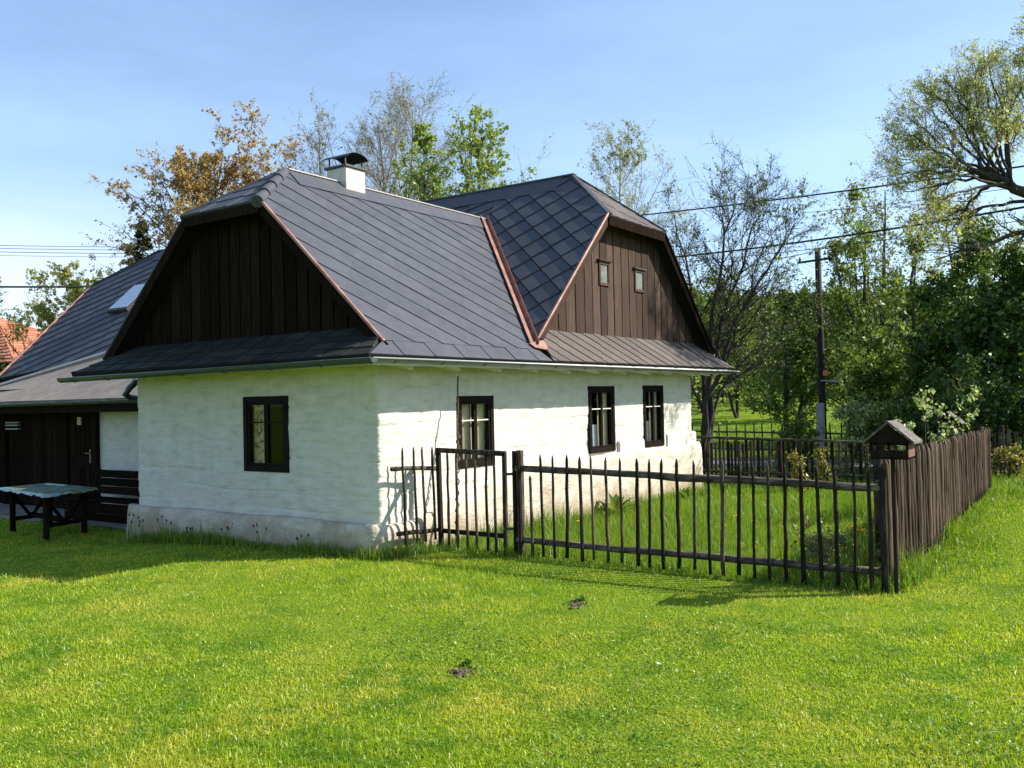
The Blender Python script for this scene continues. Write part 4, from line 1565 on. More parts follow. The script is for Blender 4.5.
# ------------------------------------------------------------------ bird feeders
def feeder(name, loc, s, zpost, label, open_=False, post_r=.022):
    E_ = empty(name, loc, label, "bird feeder", "wooden bird feeders by the lath fence")
    x, y, z = loc
    b = MB()
    w, d, h = .17 * s, .16 * s, .16 * s
    b.box(x - d, x + d, y - w, y + w, z, z + .02)
    if not open_:
        b.box(x - d, x - d + .015, y - w, y + w, z + .02, z + .085)
        for yy in (-w, -.01, w - .02):
            b.box(x - d, x - d + .015, y + yy, y + yy + .02, z + .085, z + h)
        b.box(x - d, x - d + .014, y - w, y + w, z + h - .025, z + h + .002)
        b.box(x + d - .015, x + d, y - w + .03, y + w - .015, z + .02, z + .06)
        b.prism([(x - d + .002, y - w * 1.25, z + h), (x - d + .002, y + w * 1.25, z + h), (x - d + .002, y, z + h + .165 * s)], (.014, 0, 0))
    else:
        for xx in (-d, d - .025):
            for yy in (-w, w - .025):
                b.box(x + xx, x + xx + .025, y + yy, y + yy + .025, z + .02, z + h)
        b.prism([(x - d + .002, y - w * 1.2, z + h), (x - d + .002, y + w * 1.2, z + h), (x - d + .002, y, z + h + .17 * s)], (.014, 0, 0))
    b.build("feeder_box", M['board_black'], E_)
    if not open_:
        sd_ = MB()
        sd_.box(x - d + .016, x + d - .016, y - w - .002, y - w + .014, z + .02, z + h - .002)
        sd_.build("side_board", M['red_brick'], E_)
    r = MB()
    ew, rz = .232 * s, z + h + .185 * s
    ez = z + h - .012
    rl = d + .03
    for sg in (-1, 1):
        r.prism([(x - rl, y + sg * ew, ez), (x + rl, y + sg * ew, ez), (x + rl, y, rz), (x - rl, y, rz)], (0, 0, .022))
    ro = r.build("roof", M['mossy'], E_)
    p = MB()
    g = h1(x, y) - .1
    p.tube([(x, y, g), (x, y, z)], post_r, 8)
    p.build("post", M['picket'], E_)
    return E_


feeder("bird_feeder", (FX - .0, -5.945, 1.285), 1.0, 0, "dark gabled feeder with arched openings on the fence corner post")
feeder("bird_feeder", (8.3, -5.25, 1.22), 0.95, 0, "small open roofed feeder behind the pale bush", True, .03)

# ------------------------------------------------------------------ utility pole and cables
UP = empty("utility_pole", (18.95, -.12, 0), "slim dark wooden electricity pole on a concrete stub", "utility pole")
g = h1(18.95, -.12)
p = MB()
p.tube([(18.99, -.12, g - .2), (18.98, -.12, 1.1), (18.95, -.12, 3.6), (18.89, -.13, 6.2)], [.105, .105, .10, .085], 12)
p.build("pole", M['pole'], UP, True)
p = MB()
p.bar((18.80, -.10, g - .3), (18.80, -.10, 1.62), .22, .16, (1, 0, 0))
p.build("concrete_stub", M['concrete'], UP, bevel=.015)
p = MB()
p.bar((18.75, .42, 5.82), (18.75, -.58, 5.86), .05, .06)
for yy in (.36, -.5):
    p.tube([(18.75, yy, 5.86), (18.75, yy, 5.98)], [.035, .02], 8)
p.build("crossarm", M['pole'], UP)
p = MB()
p.box(18.70, 18.80, -.36, -.24, 2.42, 2.58)
p.build("warning_plate", M['yellow_plastic'], UP)
p = MB()
p.bar((18.80, -.15, 2.28), (18.74, -.62, 2.26), .04, .04)
p.box(18.68, 18.80, -.68, -.46, 2.22, 2.30)
p.build("lamp_arm", M['concrete'], UP)


def cable(a, b_, sag, r, label):
    a, b_ = Vector(a), Vector(b_)
    n = 40
    pts = [a.lerp(b_, k / n) - Vector((0, 0, sag * 4 * (k / n) * (1 - k / n))) for k in range(n + 1)]
    mb = MB()
    mb.tube(pts, r, 6)
    return tag(mb.build("power_cable", M['cable'], None, True), label, "cable", "overhead power cables")


def at(px, py, D):
    p = Vector(CAM) + (CF + CR * ((px - 512) / 909.36) + CU * ((384 - py) / 909.36)) * D
    return tuple(p)


cable(at(560, 223, 34), at(1120, 152, 20), 0.12, .022, "upper black cable rising from the cross wing to the willow")
cable(at(560, 266, 34), at(1120, 190, 19), 0.25, .026, "lower thick black cable crossing above the utility pole top")
cable(at(560, 270, 35), at(1120, 205, 21), 0.25, .010, "thin wire just under the lower thick cable")
cable(at(790, 214, 40), at(1120, 172, 24), 0.10, .010, "thin wire between the two thick black cables")
cable(at(-80, 286, 24), at(300, 280, 30), 0.10, .028, "thick black cable left of the slate roof")
for k, (ya, r_) in enumerate(((243.5, .018), (246.5, .018), (250, .020), (253.5, .014))):
    cable(at(-80, ya, 60), at(300, ya + 2.5, 66), 0.15, r_, ["uppermost of four thin wires in the left sky", "second from top of four thin wires in the left sky", "third from top of four thin wires in the left sky", "lowest of four thin wires in the left sky"][k])

# red roofed house far left
RH = empty("red_roofed_house", (12, 42, 0), "distant house with a red tiled roof at the left edge", "house")
cE, cL = Vector(at(14, 362, 46)), Vector(at(-190, 372, 54))
cL.z = cE.z
along_e = (cL - cE).normalized()
back = Vector((-along_e.y, along_e.x, 0))
if back.dot(CF) < 0:
    back = -back
W_h = 9.0
hipA = cE + along_e * 8.0 + back * (W_h / 2) + Vector((0, 0, 3.1))
hipB = cL - along_e * 3.2 + back * (W_h / 2) + Vector((0, 0, 3.1))
cE2, cL2 = cE + back * W_h, cL + back * W_h
o = MB()


def tile_face(a, b_, c_, d_, rows=16):
    """courses of tiles from eave a-b to ridge d-c, lapped, over a solid deck"""
    n_ = (b_ - a).cross(d_ - a).normalized()
    if n_.z < 0:
        n_ = -n_
    o.add([a, b_, c_, d_], [(0, 1, 2, 3)])
    for k in range(rows):
        t0, t1 = k / rows, (k + 1) / rows
        l0, r0, l1, r1 = a.lerp(d_, t0), b_.lerp(c_, t0), a.lerp(d_, t1), b_.lerp(c_, t1)
        m_ = max(1, int((r0 - l0).length / .5))
        for j in range(m_):
            q = [l0.lerp(r0, j / m_) + n_ * .07, l0.lerp(r0, (j + 1) / m_) + n_ * .07, l1.lerp(r1, (j + 1) / m_) + n_ * .02, l1.lerp(r1, j / m_) + n_ * .02]
            o.add(q + [l0.lerp(r0, j / m_), l0.lerp(r0, (j + 1) / m_)], [(0, 1, 2, 3), (4, 5, 1, 0)])


tile_face(cE, cL, hipB, hipA)
tile_face(cE2, cE, hipA, hipA)
tile_face(cL2, cE2, hipA, hipB)
tile_face(cL, cL2, hipB, hipB)
o.build("roof", M['red_tile'], RH)
wl_ = MB()
gz = h1(cE.x, cE.y) - .5
ins = [cE + (along_e + back) * .5, cL + (back - along_e) * .5, cL2 + (-back - along_e) * .5, cE2 + (along_e - back) * .5]
wl_.prism([(p_.x, p_.y, gz) for p_ in ins], (0, 0, cE.z - gz + .1))
wl_.build("wall", M['board_black'], RH)

# ------------------------------------------------------------------ trees
def nrm(a):
    return a / np.maximum(np.linalg.norm(a, axis=-1, keepdims=True), 1e-9)


def make_curves(rng, P0, D, L, R0, m, wob, trop, taper=0.25):
    n = len(P0)
    D = nrm(D)
    P = np.zeros((n, m, 3))
    P[:, 0] = P0
    st_ = (L / (m - 1))[:, None]
    for i in range(1, m):
        P[:, i] = P[:, i - 1] + D * st_
        D = nrm(D + wob * rng.normal(size=(n, 3)) + np.array([0, 0, trop]))
    R = R0[:, None] * (1 - (1 - taper) * np.linspace(0, 1, m)[None, :])
    return P, R


def kids(rng, P, R, k, t0=.2, t1=1.0, ang=45, asd=10, lenf=.5, shape=None, rf=.55, m=4, wob=.15, trop=.05, rmin=.004, taper=.25, lsd=.25):
    n, mp = P.shape[:2]
    Lp = np.linalg.norm(np.diff(P, axis=1), axis=2).sum(1)
    t = rng.uniform(t0, t1, (n, k))
    idx = np.repeat(np.arange(n), k)
    t = t.ravel()
    f = t * (mp - 1)
    i0 = np.minimum(f.astype(int), mp - 2)
    fr = (f - i0)[:, None]
    p = P[idx, i0] * (1 - fr) + P[idx, i0 + 1] * fr
    T = nrm(P[idx, i0 + 1] - P[idx, i0])
    rnd = nrm(rng.normal(size=T.shape))
    perp = nrm(rnd - T * (rnd * T).sum(1, keepdims=True))
    a = np.radians(rng.normal(ang, asd, len(idx)))[:, None]
    D = T * np.cos(a) + perp * np.sin(a)
    L = lenf * Lp[idx] * np.exp(rng.normal(0, lsd, len(idx)).clip(-.6, .35))
    if shape is not None:
        L = L * shape(t)
    r = np.maximum((R[idx, i0] * (1 - fr[:, 0]) + R[idx, i0 + 1] * fr[:, 0]) * rf, rmin)
    return make_curves(rng, p, D, L, r, m, wob, trop, taper)


def tubes(P, R, sides):
    n, m = P.shape[:2]
    T = nrm(np.gradient(P, axis=1))
    mean = nrm(P[:, -1] - P[:, 0])
    hlp = np.where(np.abs(mean[:, 2:3]) > .8, np.array([[1., 0, 0]]), np.array([[0, 0, 1.]]))
    A = nrm(np.cross(T, hlp[:, None, :]))
    B = np.cross(T, A)
    th = np.linspace(0, 2 * np.pi, sides, endpoint=False)
    V = P[:, :, None, :] + R[:, :, None, None] * (A[:, :, None, :] * np.cos(th)[None, None, :, None] + B[:, :, None, :] * np.sin(th)[None, None, :, None])
    V = V.reshape(-1, 3)
    base = (np.arange(n) * m * sides)[:, None, None] + (np.arange(m - 1) * sides)[None, :, None]
    k = np.arange(sides)[None, None, :]
    k2 = (k + 1) % sides
    F = np.stack([base + k, base + k2, base + sides + k2, base + sides + k], -1).reshape(-1, 4)
    return V, F


def cat_mesh(parts):
    Vs, Fs, o = [], [], 0
    for V, F in parts:
        Vs.append(V)
        Fs.append(F + o)
        o += len(V)
    return np.concatenate(Vs), np.concatenate(Fs)


def along(rng, P, N, t0=.2, jitter=.05):
    """N random points on a set of curves"""
    n, m = P.shape[:2]
    i = rng.integers(0, n, N)
    f = rng.uniform(t0, 1, N) * (m - 1)
    i0 = np.minimum(f.astype(int), m - 2)
    fr = (f - i0)[:, None]
    return P[i, i0] * (1 - fr) + P[i, i0 + 1] * fr + rng.normal(0, jitter, (N, 3))


def leaf_quads(rng, C, size, aspect=.6, flat=0.0, szsd=.3):
    N = len(C)
    nrm_ = rng.normal(size=(N, 3))
    nrm_[:, 2] += flat * np.sign(nrm_[:, 2] + 1e-9)
    nrm_ = nrm(nrm_)
    a = nrm(np.cross(nrm_, rng.normal(size=(N, 3))))
    b = np.cross(nrm_, a)
    s = (size * np.exp(rng.normal(0, szsd, N)))[:, None]
    fold = nrm_ * s * .18
    V = np.stack([C - a * s * .5, C + b * s * .5 * aspect + fold, C + a * s * .5, C - b * s * .5 * aspect + fold], 1).reshape(-1, 3)
    F = (np.arange(N) * 4)[:, None] + np.arange(4)[None, :]
    return V, F


def plant_tree(name, label, cat, base, wood, woodmat, twigs, twigmat, leaves, leafmat, group=None):
    """wood/twigs: lists of (V,F); leaves: (V,F) or None -> Empty > trunk, crown"""
    root = empty(name, base, label, cat, group)
    V, F = cat_mesh(wood)
    link("trunk", np_mesh("trunk", V, F), woodmat, root, True)
    parts, mats, mi = [], [], []
    if twigs:
        parts += twigs
        mi += [0] * sum(len(f) for _, f in twigs)
        mats.append(twigmat)
    if leaves:
        parts.append(leaves)
        mi += [len(mats)] * len(leaves[1])
        mats.append(leafmat)
    V, F = cat_mesh(parts)
    link("crown", np_mesh("crown", V, F, mat_idx=mi), mats, root)
    return root


def single_stem(rng, base, top, r, m=9, wob=.02):
    base, top = np.array(base, float), np.array(top, float)
    t = np.linspace(0, 1, m)[:, None]
    P = base * (1 - t) + top * t
    L = np.linalg.norm(top - base)
    P[1:-1] += rng.normal(0, wob * L * .3, (m - 2, 3)) * np.array([1, 1, .2])
    R = r * (1 - .88 * t[:, 0])
    return P[None], R[None]


def ground_pt(px, D):
    x, y, _ = at(px, 400, D)
    return np.array([x, y, h1(x, y) - .1])


def airy_tree(seed, name, label, px, D, top_px, r, n1, ang1, len1, leafmat, nleaf, leafsize, woodmat, twigmat, n2=9, n3=7, group="tall bare trees behind the cottage", shape=None, t0=.25, trop1=.10, droop=-.02, stems=1, len2=.42, len3=.45, spread=1.2):
    rng = np.random.default_rng(seed)
    base = ground_pt(px, D)
    top = np.array(at(*top_px, D))
    wood, tw, lastP = [], [], []
    for s_ in range(stems):
        off = rng.normal(0, .2, 3) * np.array([1, 1, 0]) * (stems > 1)
        tp = top + (rng.normal(0, spread, 3) * np.array([1, 1, .6]) if s_ else 0)
        P, R = single_stem(rng, base + off, tp, r, wob=.015)
        wood.append(tubes(P, R, 9))
        sh = shape or (lambda t: 1.35 - 1.15 * t)
        P1, R1 = kids(rng, P, R, n1, t0, .98, ang1, 9, len1, sh, .42, 7, .09, trop1)
        wood.append(tubes(P1, R1, 5))
        P2, R2 = kids(rng, P1, R1, n2, .15, 1, 38, 12, len2, lambda t: 1.1 - .6 * t, .5, 5, .13, .03, .006)
        tw.append(tubes(P2, R2, 4))
        P3, R3 = kids(rng, P2, R2, n3, .1, 1, 38, 14, len3, lambda t: 1.1 - .5 * t, .5, 4, .16, droop, .0045)
        tw.append(tubes(P3, R3, 3))
        lastP.append(P3)
    lv = None
    if nleaf:
        C = np.concatenate([along(rng, p, nleaf // stems, .2, .04) for p in lastP])
        lv = leaf_quads(rng, C, leafsize)
    return plant_tree(name, label, "tree", tuple(base), wood, woodmat, tw, twigmat, lv, leafmat, group)


G_BACK = "trees rising behind the cottage"
# copper-leaved maple on the left
airy_tree(1, "maple_tree", "copper leaved maple rising behind the dark gable", 212, 38, (216, 182), .26, 56, 58, .43, M['leaf_copper'], 30000, .105, M['bark'], M['twig_dark'], n2=10, n3=6, group=G_BACK, trop1=.10, t0=.40, shape=lambda t: 1.5 - 1.0 * t, len2=.42)
# slender bare birch left of the chimney, wider birch right of it
airy_tree(2, "birch_tree", "slender bare birch left of the chimney", 323, 36, (319, 114), .13, 44, 34, .30, M['leaf_olive'], 2500, .06, M['bark_birch'], M['twig_pale'], n2=9, n3=7, group=G_BACK, t0=.3, trop1=.12)
airy_tree(3, "birch_tree", "widest bare birch with grey twigs right of the chimney", 392, 38, (378, 124), .19, 48, 38, .46, M['leaf_olive'], 11000, .06, M['bark_birch'], M['twig_pale'], n2=11, n3=9, group=G_BACK, t0=.25, trop1=.10, stems=2, spread=1.0)
# fresh green maple with two tops
airy_tree(4, "lime_tree", "fresh green leaved tree with the left of two pointed tops", 432, 34, (424, 142), .12, 30, 30, .34, M['leaf_spring'], 8000, .10, M['bark'], M['twig'], n2=7, n3=5, group=G_BACK, t0=.35, trop1=.15)
airy_tree(5, "lime_tree", "fresh green leaved tree with the right of two pointed tops", 482, 33, (478, 138), .13, 38, 34, .44, M['leaf_spring'], 11000, .10, M['bark'], M['twig'], n2=8, n3=5, group=G_BACK, t0=.3, trop1=.15)
# pale birch behind the cross wing
airy_tree(6, "birch_tree", "greening birch behind the brown boarded gable", 624, 42, (620, 148), .16, 46, 40, .44, M['leaf_yellow'], 9000, .075, M['bark_birch'], M['twig_pale'], n2=9, n3=7, group=G_BACK, t0=.3, trop1=.10)
# yellow-green small trees far left
airy_tree(7, "hedge_tree", "small yellow green tree under the thick cable at the left", 70, 40, (72, 286), .14, 36, 52, .46, M['leaf_yellow'], 30000, .085, M['bark'], M['twig'], n2=8, n3=6, group="small trees at the left edge", t0=.2, shape=lambda t: 1.3 - .7 * t)
airy_tree(8, "hedge_tree", "greyish bare bush behind the red roof", 36, 66, (36, 322), .10, 26, 48, .5, M['leaf_olive'], 6000, .12, M['bark'], M['twig'], n2=8, n3=6, group="small trees at the left edge", t0=.15)

# dark many-stemmed alder right of the cottage
def alder():
    rng = np.random.default_rng(40)
    D = 25.0
    base = ground_pt(705, D)
    wood, tw, last = [], [], []
    stems = [((705, 400), (697, 330), (688, 275), (674, 212), .12), ((708, 395), (712, 320), (722, 255), (735, 190), .14), ((706, 405), (735, 320), (768, 270), (794, 226), .12),
             ((703, 410), (690, 380), (668, 330), (655, 270), .08), ((710, 380), (728, 300), (748, 245), (765, 202), .10), ((709, 410), (740, 360), (775, 335), (808, 318), .07)]
    for k, st in enumerate(stems):
        dd = rng.uniform(-1.2, 1.2)
        pts = [base + rng.normal(0, .1, 3) * np.array([1, 1, 0])] + [np.array(at(p[0], p[1], D + dd * (i + 1) / 4)) for i, p in enumerate(st[:4])]
        pts = np.array(pts)
        t = np.linspace(0, 4, 13)
        i0 = np.minimum(t.astype(int), 3)
        fr = (t - i0)[:, None]
        P = (pts[i0] * (1 - fr) + pts[i0 + 1] * fr)
        P[1:-1] = (P[:-2] + 2 * P[1:-1] + P[2:]) / 4
        P[1:-1] += rng.normal(0, .05, (11, 3))
        R = st[4] * .78 * (1 - .88 * np.linspace(0, 1, 13))
        P, R = P[None], R[None]
        wood.append(tubes(P, R, 8))
        P1, R1 = kids(rng, P, R, 19, .3, .99, 42, 12, .29, lambda t: 1.25 - .7 * t, .5, 6, .14, .09)
        wood.append(tubes(P1, R1, 5))
        P2, R2 = kids(rng, P1, R1, 8, .15, 1, 42, 14, .45, lambda t: 1.1 - .5 * t, .5, 5, .16, .06, .007)
        tw.append(tubes(P2, R2, 4))
        P3, R3 = kids(rng, P2, R2, 8, .1, 1, 40, 14, .5, None, .55, 4, .18, .03, .0055)
        tw.append(tubes(P3, R3, 3))
        last.append(P3)
    C = np.concatenate([along(rng, p, 1400, .2, .03) for p in last])
    lv = leaf_quads(rng, C, .06)
    plant_tree("alder_tree", "dark many stemmed nearly leafless tree right of the cottage", "tree", tuple(base), wood, M['bark'], tw, M['twig_dark'], lv, M['leaf_mid'])


alder()


# big willow leaning in from the right edge: a leaning stem that opens into a fan of thin branches
def willow():
    rng = np.random.default_rng(50)
    D = 21.0
    base = ground_pt(1130, D)
    wood, tw, last = [], [], []

    def curve(pts, r, tip, m):
        pts = np.array(pts)
        n = len(pts) - 1
        t = np.linspace(0, n, m)
        i0 = np.minimum(t.astype(int), n - 1)
        fr = (t - i0)[:, None]
        P = pts[i0] * (1 - fr) + pts[i0 + 1] * fr
        for _ in range(3):
            P[1:-1] = (P[:-2] + 2 * P[1:-1] + P[2:]) / 4
        P[1:-1] += rng.normal(0, .025, (m - 2, 3))
        R = tip + (r - tip) * (1 - np.linspace(0, 1, m)) ** .9
        return P[None], R[None]

    W = lambda px, py, dd=0.0: np.array(at(px, py, D + dd))
    P, R = curve([base, W(1115, 330), W(1085, 245), W(1040, 198), W(1000, 180), W(965, 166)], .24, .05, 22)
    wood.append(tubes(P, R, 10))
    P2_, R2_ = curve([W(1085, 245), W(1072, 160), W(1062, 80), W(1050, 20)], .13, .02, 12)
    wood.append(tubes(P2_, R2_, 8))
    P3_, R3_ = curve([W(1085, 245), W(1035, 226), W(998, 240), W(962, 252), (W(938, 258))], .08, .008, 12)
    wood.append(tubes(P3_, R3_, 7))
    tips = [(884, 158), (880, 140), (884, 118), (892, 100), (902, 84), (915, 70), (930, 60), (946, 52), (962, 47), (978, 44), (994, 47), (1008, 56), (1020, 66),
            (888, 178), (898, 198), (912, 212), (935, 225), (1022, 14), (1034, 4), (1015, 30), (1046, -6), (925, 88), (950, 78), (975, 72), (998, 82), (906, 120), (915, 150), (1010, 110)]
    for k, (tx, ty) in enumerate(tips):
        dd = rng.uniform(-2.0, 2.0)
        if tx >= 1012 and ty < 50:
            o = P2_[0, rng.integers(3, 8)]
        else:
            o = P[0, rng.integers(12, 20)]
        e = W(tx + 10, ty + 16, dd)
        m1 = o * .62 + e * .38 + np.array([0, 0, -.10 if ty < 130 else .18]) + rng.normal(0, .06, 3)
        m2 = o * .28 + e * .72 + np.array([0, 0, .12]) + rng.normal(0, .06, 3)
        B, RB = curve([o, m1, m2, e], rng.uniform(.032, .05), .006, 13)
        wood.append(tubes(B, RB, 6))
        P1, R1 = kids(rng, B, RB, 13, .35, 1, 38, 10, .19, lambda t: 1.3 - .5 * t, .55, 6, .10, .06, .006)
        tw.append(tubes(P1, R1, 4))
        Pb, Rb = kids(rng, P1, R1, 8, .15, 1, 38, 12, .52, lambda t: 1.1 - .4 * t, .55, 5, .13, .04, .0045)
        tw.append(tubes(Pb, Rb, 3))
        Pc, Rc = kids(rng, Pb, Rb, 4, .2, 1, 38, 12, .5, None, .6, 3, .12, .0, .0032)
        tw.append(tubes(Pc, Rc, 3))
        last.append(Pc)
    Pd, Rd = kids(rng, P3_, R3_, 16, .2, 1, 45, 14, .25, None, .5, 6, .12, .05, .005)
    tw.append(tubes(Pd, Rd, 4))
    Pe, Re = kids(rng, Pd, Rd, 8, .2, 1, 40, 14, .5, None, .5, 4, .14, -.02, .0035)
    tw.append(tubes(Pe, Re, 3))
    last.append(Pe)
    C = np.concatenate([along(rng, p, 1000, .3, .05) for p in last])
    lv = leaf_quads(rng, C, .052, .45)
    plant_tree("willow_tree", "big willow with budding yellow green twigs leaning in from the right edge", "tree", tuple(base), wood, M['bark'], tw, M['twig'], lv, M['leaf_willow'])


willow()


def spruce(seed, label, px, D, top_py, width, leafm, group):
    rng = np.random.default_rng(seed)
    base = ground_pt(px, D)
    top = np.array(at(px, top_py, D))
    P, R = single_stem(rng, base, top, .16, wob=.004)
    Hh = top[2] - base[2]
    P1, R1 = kids(rng, P, R, 110, .08, .99, 88, 8, width / Hh, lambda t: 1.05 - t, .3, 6, .05, .03)
    P2, R2 = kids(rng, P1, R1, 9, .15, 1, 50, 10, .35, lambda t: 1.1 - .6 * t, .5, 3, .08, -.10, .004)
    C = np.concatenate([along(rng, P2, 9000, .0, .04), along(rng, P1, 3000, .2, .04)])
    lv = leaf_quads(rng, C, .22, .35)
    return plant_tree("spruce_tree", label, "tree", tuple(base), [tubes(P, R, 8)], M['bark'], [tubes(P1, R1, 3)], M['twig_dark'], lv, leafm, group)


spruce(60, "dark spruce tip behind the slate roof at the left", 142, 44, 222, 3.0, M['needle'], None)
G_FAR = "dark spruces on the far slope"
for i, (px, D, ty, w_) in enumerate(((752, 74, 292, 4.0), (786, 82, 285, 4.4), (722, 88, 318, 4.6), (812, 90, 292, 5.0), (765, 96, 305, 4.6))):
    spruce(61 + i, ["dark spruce above the meadow, just right of the dark bare tree", "dark spruce left of the utility pole, beyond the meadow", "far spruce seen through the dark bare tree", "far spruce directly behind the utility pole", "farthest spruce at the top of the meadow"][i], px, D, ty, w_, M['needle'], G_FAR)


# bushy trees of the wood on the right
def bushy(seed, name, label, px, D, top_py, half_w, leafm, nl, ls, group, low=.12, n1=26, woodm='bark', stems=3, cat="tree", tall=None, dens=1.0):
    rng = np.random.default_rng(seed)
    base = ground_pt(px, D)
    top = np.array(at(px, top_py, D)) if tall is None else base + np.array([0, 0, tall])
    Hh = top[2] - base[2]
    wood, tw, last = [], [], []
    for s_ in range(stems):
        tp = top.copy()
        if s_:
            a = rng.uniform(0, 6.28)
            tp[:2] += np.array([math.cos(a), math.sin(a)]) * half_w * .55
            tp[2] -= Hh * rng.uniform(.05, .25)
        P, R = single_stem(rng, base + rng.normal(0, .12, 3) * np.array([1, 1, 0]), tp, max(.03, Hh * .016), wob=.03)
        wood.append(tubes(P, R, 7))
        P1, R1 = kids(rng, P, R, n1 // stems + 4, low, .99, 55, 14, half_w / Hh * .85, lambda t: 1.2 - .65 * t, .45, 6, .13, .08)
        wood.append(tubes(P1, R1, 4))
        P2, R2 = kids(rng, P1, R1, 7, .2, 1, 45, 14, .48, lambda t: 1.1 - .5 * t, .5, 4, .16, .03, .006)
        tw.append(tubes(P2, R2, 3))
        P3, R3 = kids(rng, P2, R2, 4, .2, 1, 42, 14, .5, None, .5, 3, .15, .0, .005)
        tw.append(tubes(P3, R3, 3))
        last.append(P3)
    C = np.concatenate([along(rng, p, int(nl * dens) // stems, .1, ls * .8) for p in last])
    lv = leaf_quads(rng, C, ls, .65)
    return plant_tree(name, label, cat, tuple(base), wood, M[woodm], tw, M['twig_dark'], lv, leafm, group)


G_W = "trees of the wood on the right"
wood_specs = [
    (70, "tall mid green tree just right of the utility pole", 866, 36, 220, 2.8, 'leaf_mid', 7000, .13),
    (71, "dark dense tree filling the right edge below the willow", 1000, 24, 250, 2.4, 'leaf_dark', 14000, .13),
    (72, "mid green tree between the pole and the dark right edge", 915, 34, 246, 2.6, 'leaf_mid', 6500, .13),
    (73, "dark leafy tree behind the pale bush", 958, 27, 275, 2.0, 'leaf_dark', 9000, .13),
    (74, "bushy tree left of the utility pole", 786, 37, 312, 2.2, 'leaf_mid', 8000, .13),
    (75, "very dark tree at the extreme right edge", 1060, 23, 262, 2.6, 'leaf_dark', 15000, .13),
    (76, "low dark thicket tree right behind the pole stub", 858, 29, 355, 1.6, 'leaf_mid', 4000, .11),
    (77, "low dark tree left of the dense right edge", 918, 28, 350, 1.8, 'leaf_mid', 5000, .11),
    (78, "thin tall grey budding tree behind the mid green ones", 885, 38, 190, 3.0, 'leaf_olive', 6000, .10),
    (79, "tall budding tree high behind the dark right edge", 950, 40, 200, 3.2, 'leaf_olive', 7000, .11),
]
for sd_, lb, px, D, ty, hw, lm, nl, ls in wood_specs:
    bushy(sd_, "wood_tree", lb, px, D, ty, hw, M[lm], nl, ls, G_W)
# trees behind the alder, closing the valley
for sd_, lb, px, D, ty, hw, lm, nl, ls in [
    (80, "light green bush tree behind the dark many stemmed tree", 735, 62, 305, 3.2, 'leaf_mid', 7000, .2),
    (81, "dull green tree beyond the meadow, beside the spruces", 700, 70, 300, 4.0, 'leaf_mid', 8000, .22),
    (82, "spring green tree seen just past the cottage eaves", 672, 46, 285, 2.6, 'leaf_spring', 6000, .14),
    (83, "dull green tree at the meadow edge left of the pole", 800, 58, 330, 3.4, 'leaf_dark', 9000, .2)]:
    bushy(sd_, "valley_tree", lb, px, D, ty, hw, M[lm], nl, ls, "trees around the meadow")

# far-off wooded hillside: one mass
def far_wood():
    rng = np.random.default_rng(90)
    parts = []
    for k in range(420):
        px, D = rng.uniform(560, 1150), rng.uniform(105, 240)
        x, y, _ = at(px, 400, D)
        z = h1(x, y)
        hh, rr_ = rng.uniform(8, 13), rng.uniform(2.0, 3.6)
        u = nrm(rng.normal(size=(260, 3))) * rng.uniform(.35, 1, (260, 1)) ** .5
        C = np.array([x, y, z + hh * .55]) + u * np.array([rr_, rr_, hh * .5]) * (1 - .35 * u[:, 2:3])
        parts.append(leaf_quads(rng, C, .9, .7))
    V, F = cat_mesh(parts)
    o = link("far_woods", np_mesh("far_woods", V, F), M['leaf_mid'])
    tag(o, "hazy wooded hillside far beyond the meadow", "woods", kind="stuff")


far_wood()

# shrubs beyond the far fence
G_S = "shrubs beyond the far fence"
for i, (px, D, ty, hw, lm, nl, ls, lb) in enumerate([
    (848, 22.5, 402, .8, 'leaf_pale', 1600, .07, "pale leaved shrub just right of the pole stub"),
    (872, 22.8, 400, .8, 'leaf_spring', 2000, .07, "light green shrub behind the corner feeder"),
    (795, 23.5, 415, .7, 'leaf_mid', 2600, .07, "low mid green shrub left of the pole stub"),
    (935, 21.5, 390, 1.1, 'leaf_dark', 4500, .08, "dark shrub behind the pale bush"),
    (990, 20.5, 385, 1.2, 'leaf_dark', 5000, .08, "dark shrub beyond the end of the lath fence"),
    (1030, 20.0, 380, 1.2, 'leaf_dark', 5000, .08, "dark shrub at the right edge behind the fence")]):
    bushy(200 + i, "shrub", lb, px, D, ty, hw, M[lm], nl, ls, G_S, low=.05, n1=16, stems=3, cat="shrub")
# pale leaved bush by the lath fence
def pale_bush():
    rng = np.random.default_rng(95)
    D = 14.6
    base = np.array(at(925, 470, D)); base[2] = h1(base[0], base[1])
    wood, tw, last = [], [], []
    for (px, py) in ((897, 402), (908, 430), (922, 388), (930, 395), (940, 410), (958, 396), (975, 390), (984, 386), (915, 440), (948, 428), (900, 425)):
        P, R = single_stem(rng, base + rng.normal(0, .06, 3) * np.array([1, 1, 0]), at(px, py, D + rng.uniform(-.3, .3)), .014, wob=.05)
        wood.append(tubes(P, R, 6))
        P1, R1 = kids(rng, P, R, 7, .3, .98, 45, 12, .16, lambda t: 1.2 - .6 * t, .5, 4, .15, .1, .003)
        tw.append(tubes(P1, R1, 3))
        last += [P1]
    C = np.concatenate([along(rng, p, 120, .1, .03) for p in last])
    lv = leaf_quads(rng, C, .058, .65)
    plant_tree("lilac_bush", "bush with bright pale leaves behind the corner feeder", "bush", tuple(base), wood, M['twig'], tw, M['twig'], lv, M['leaf_pale'])


pale_bush()
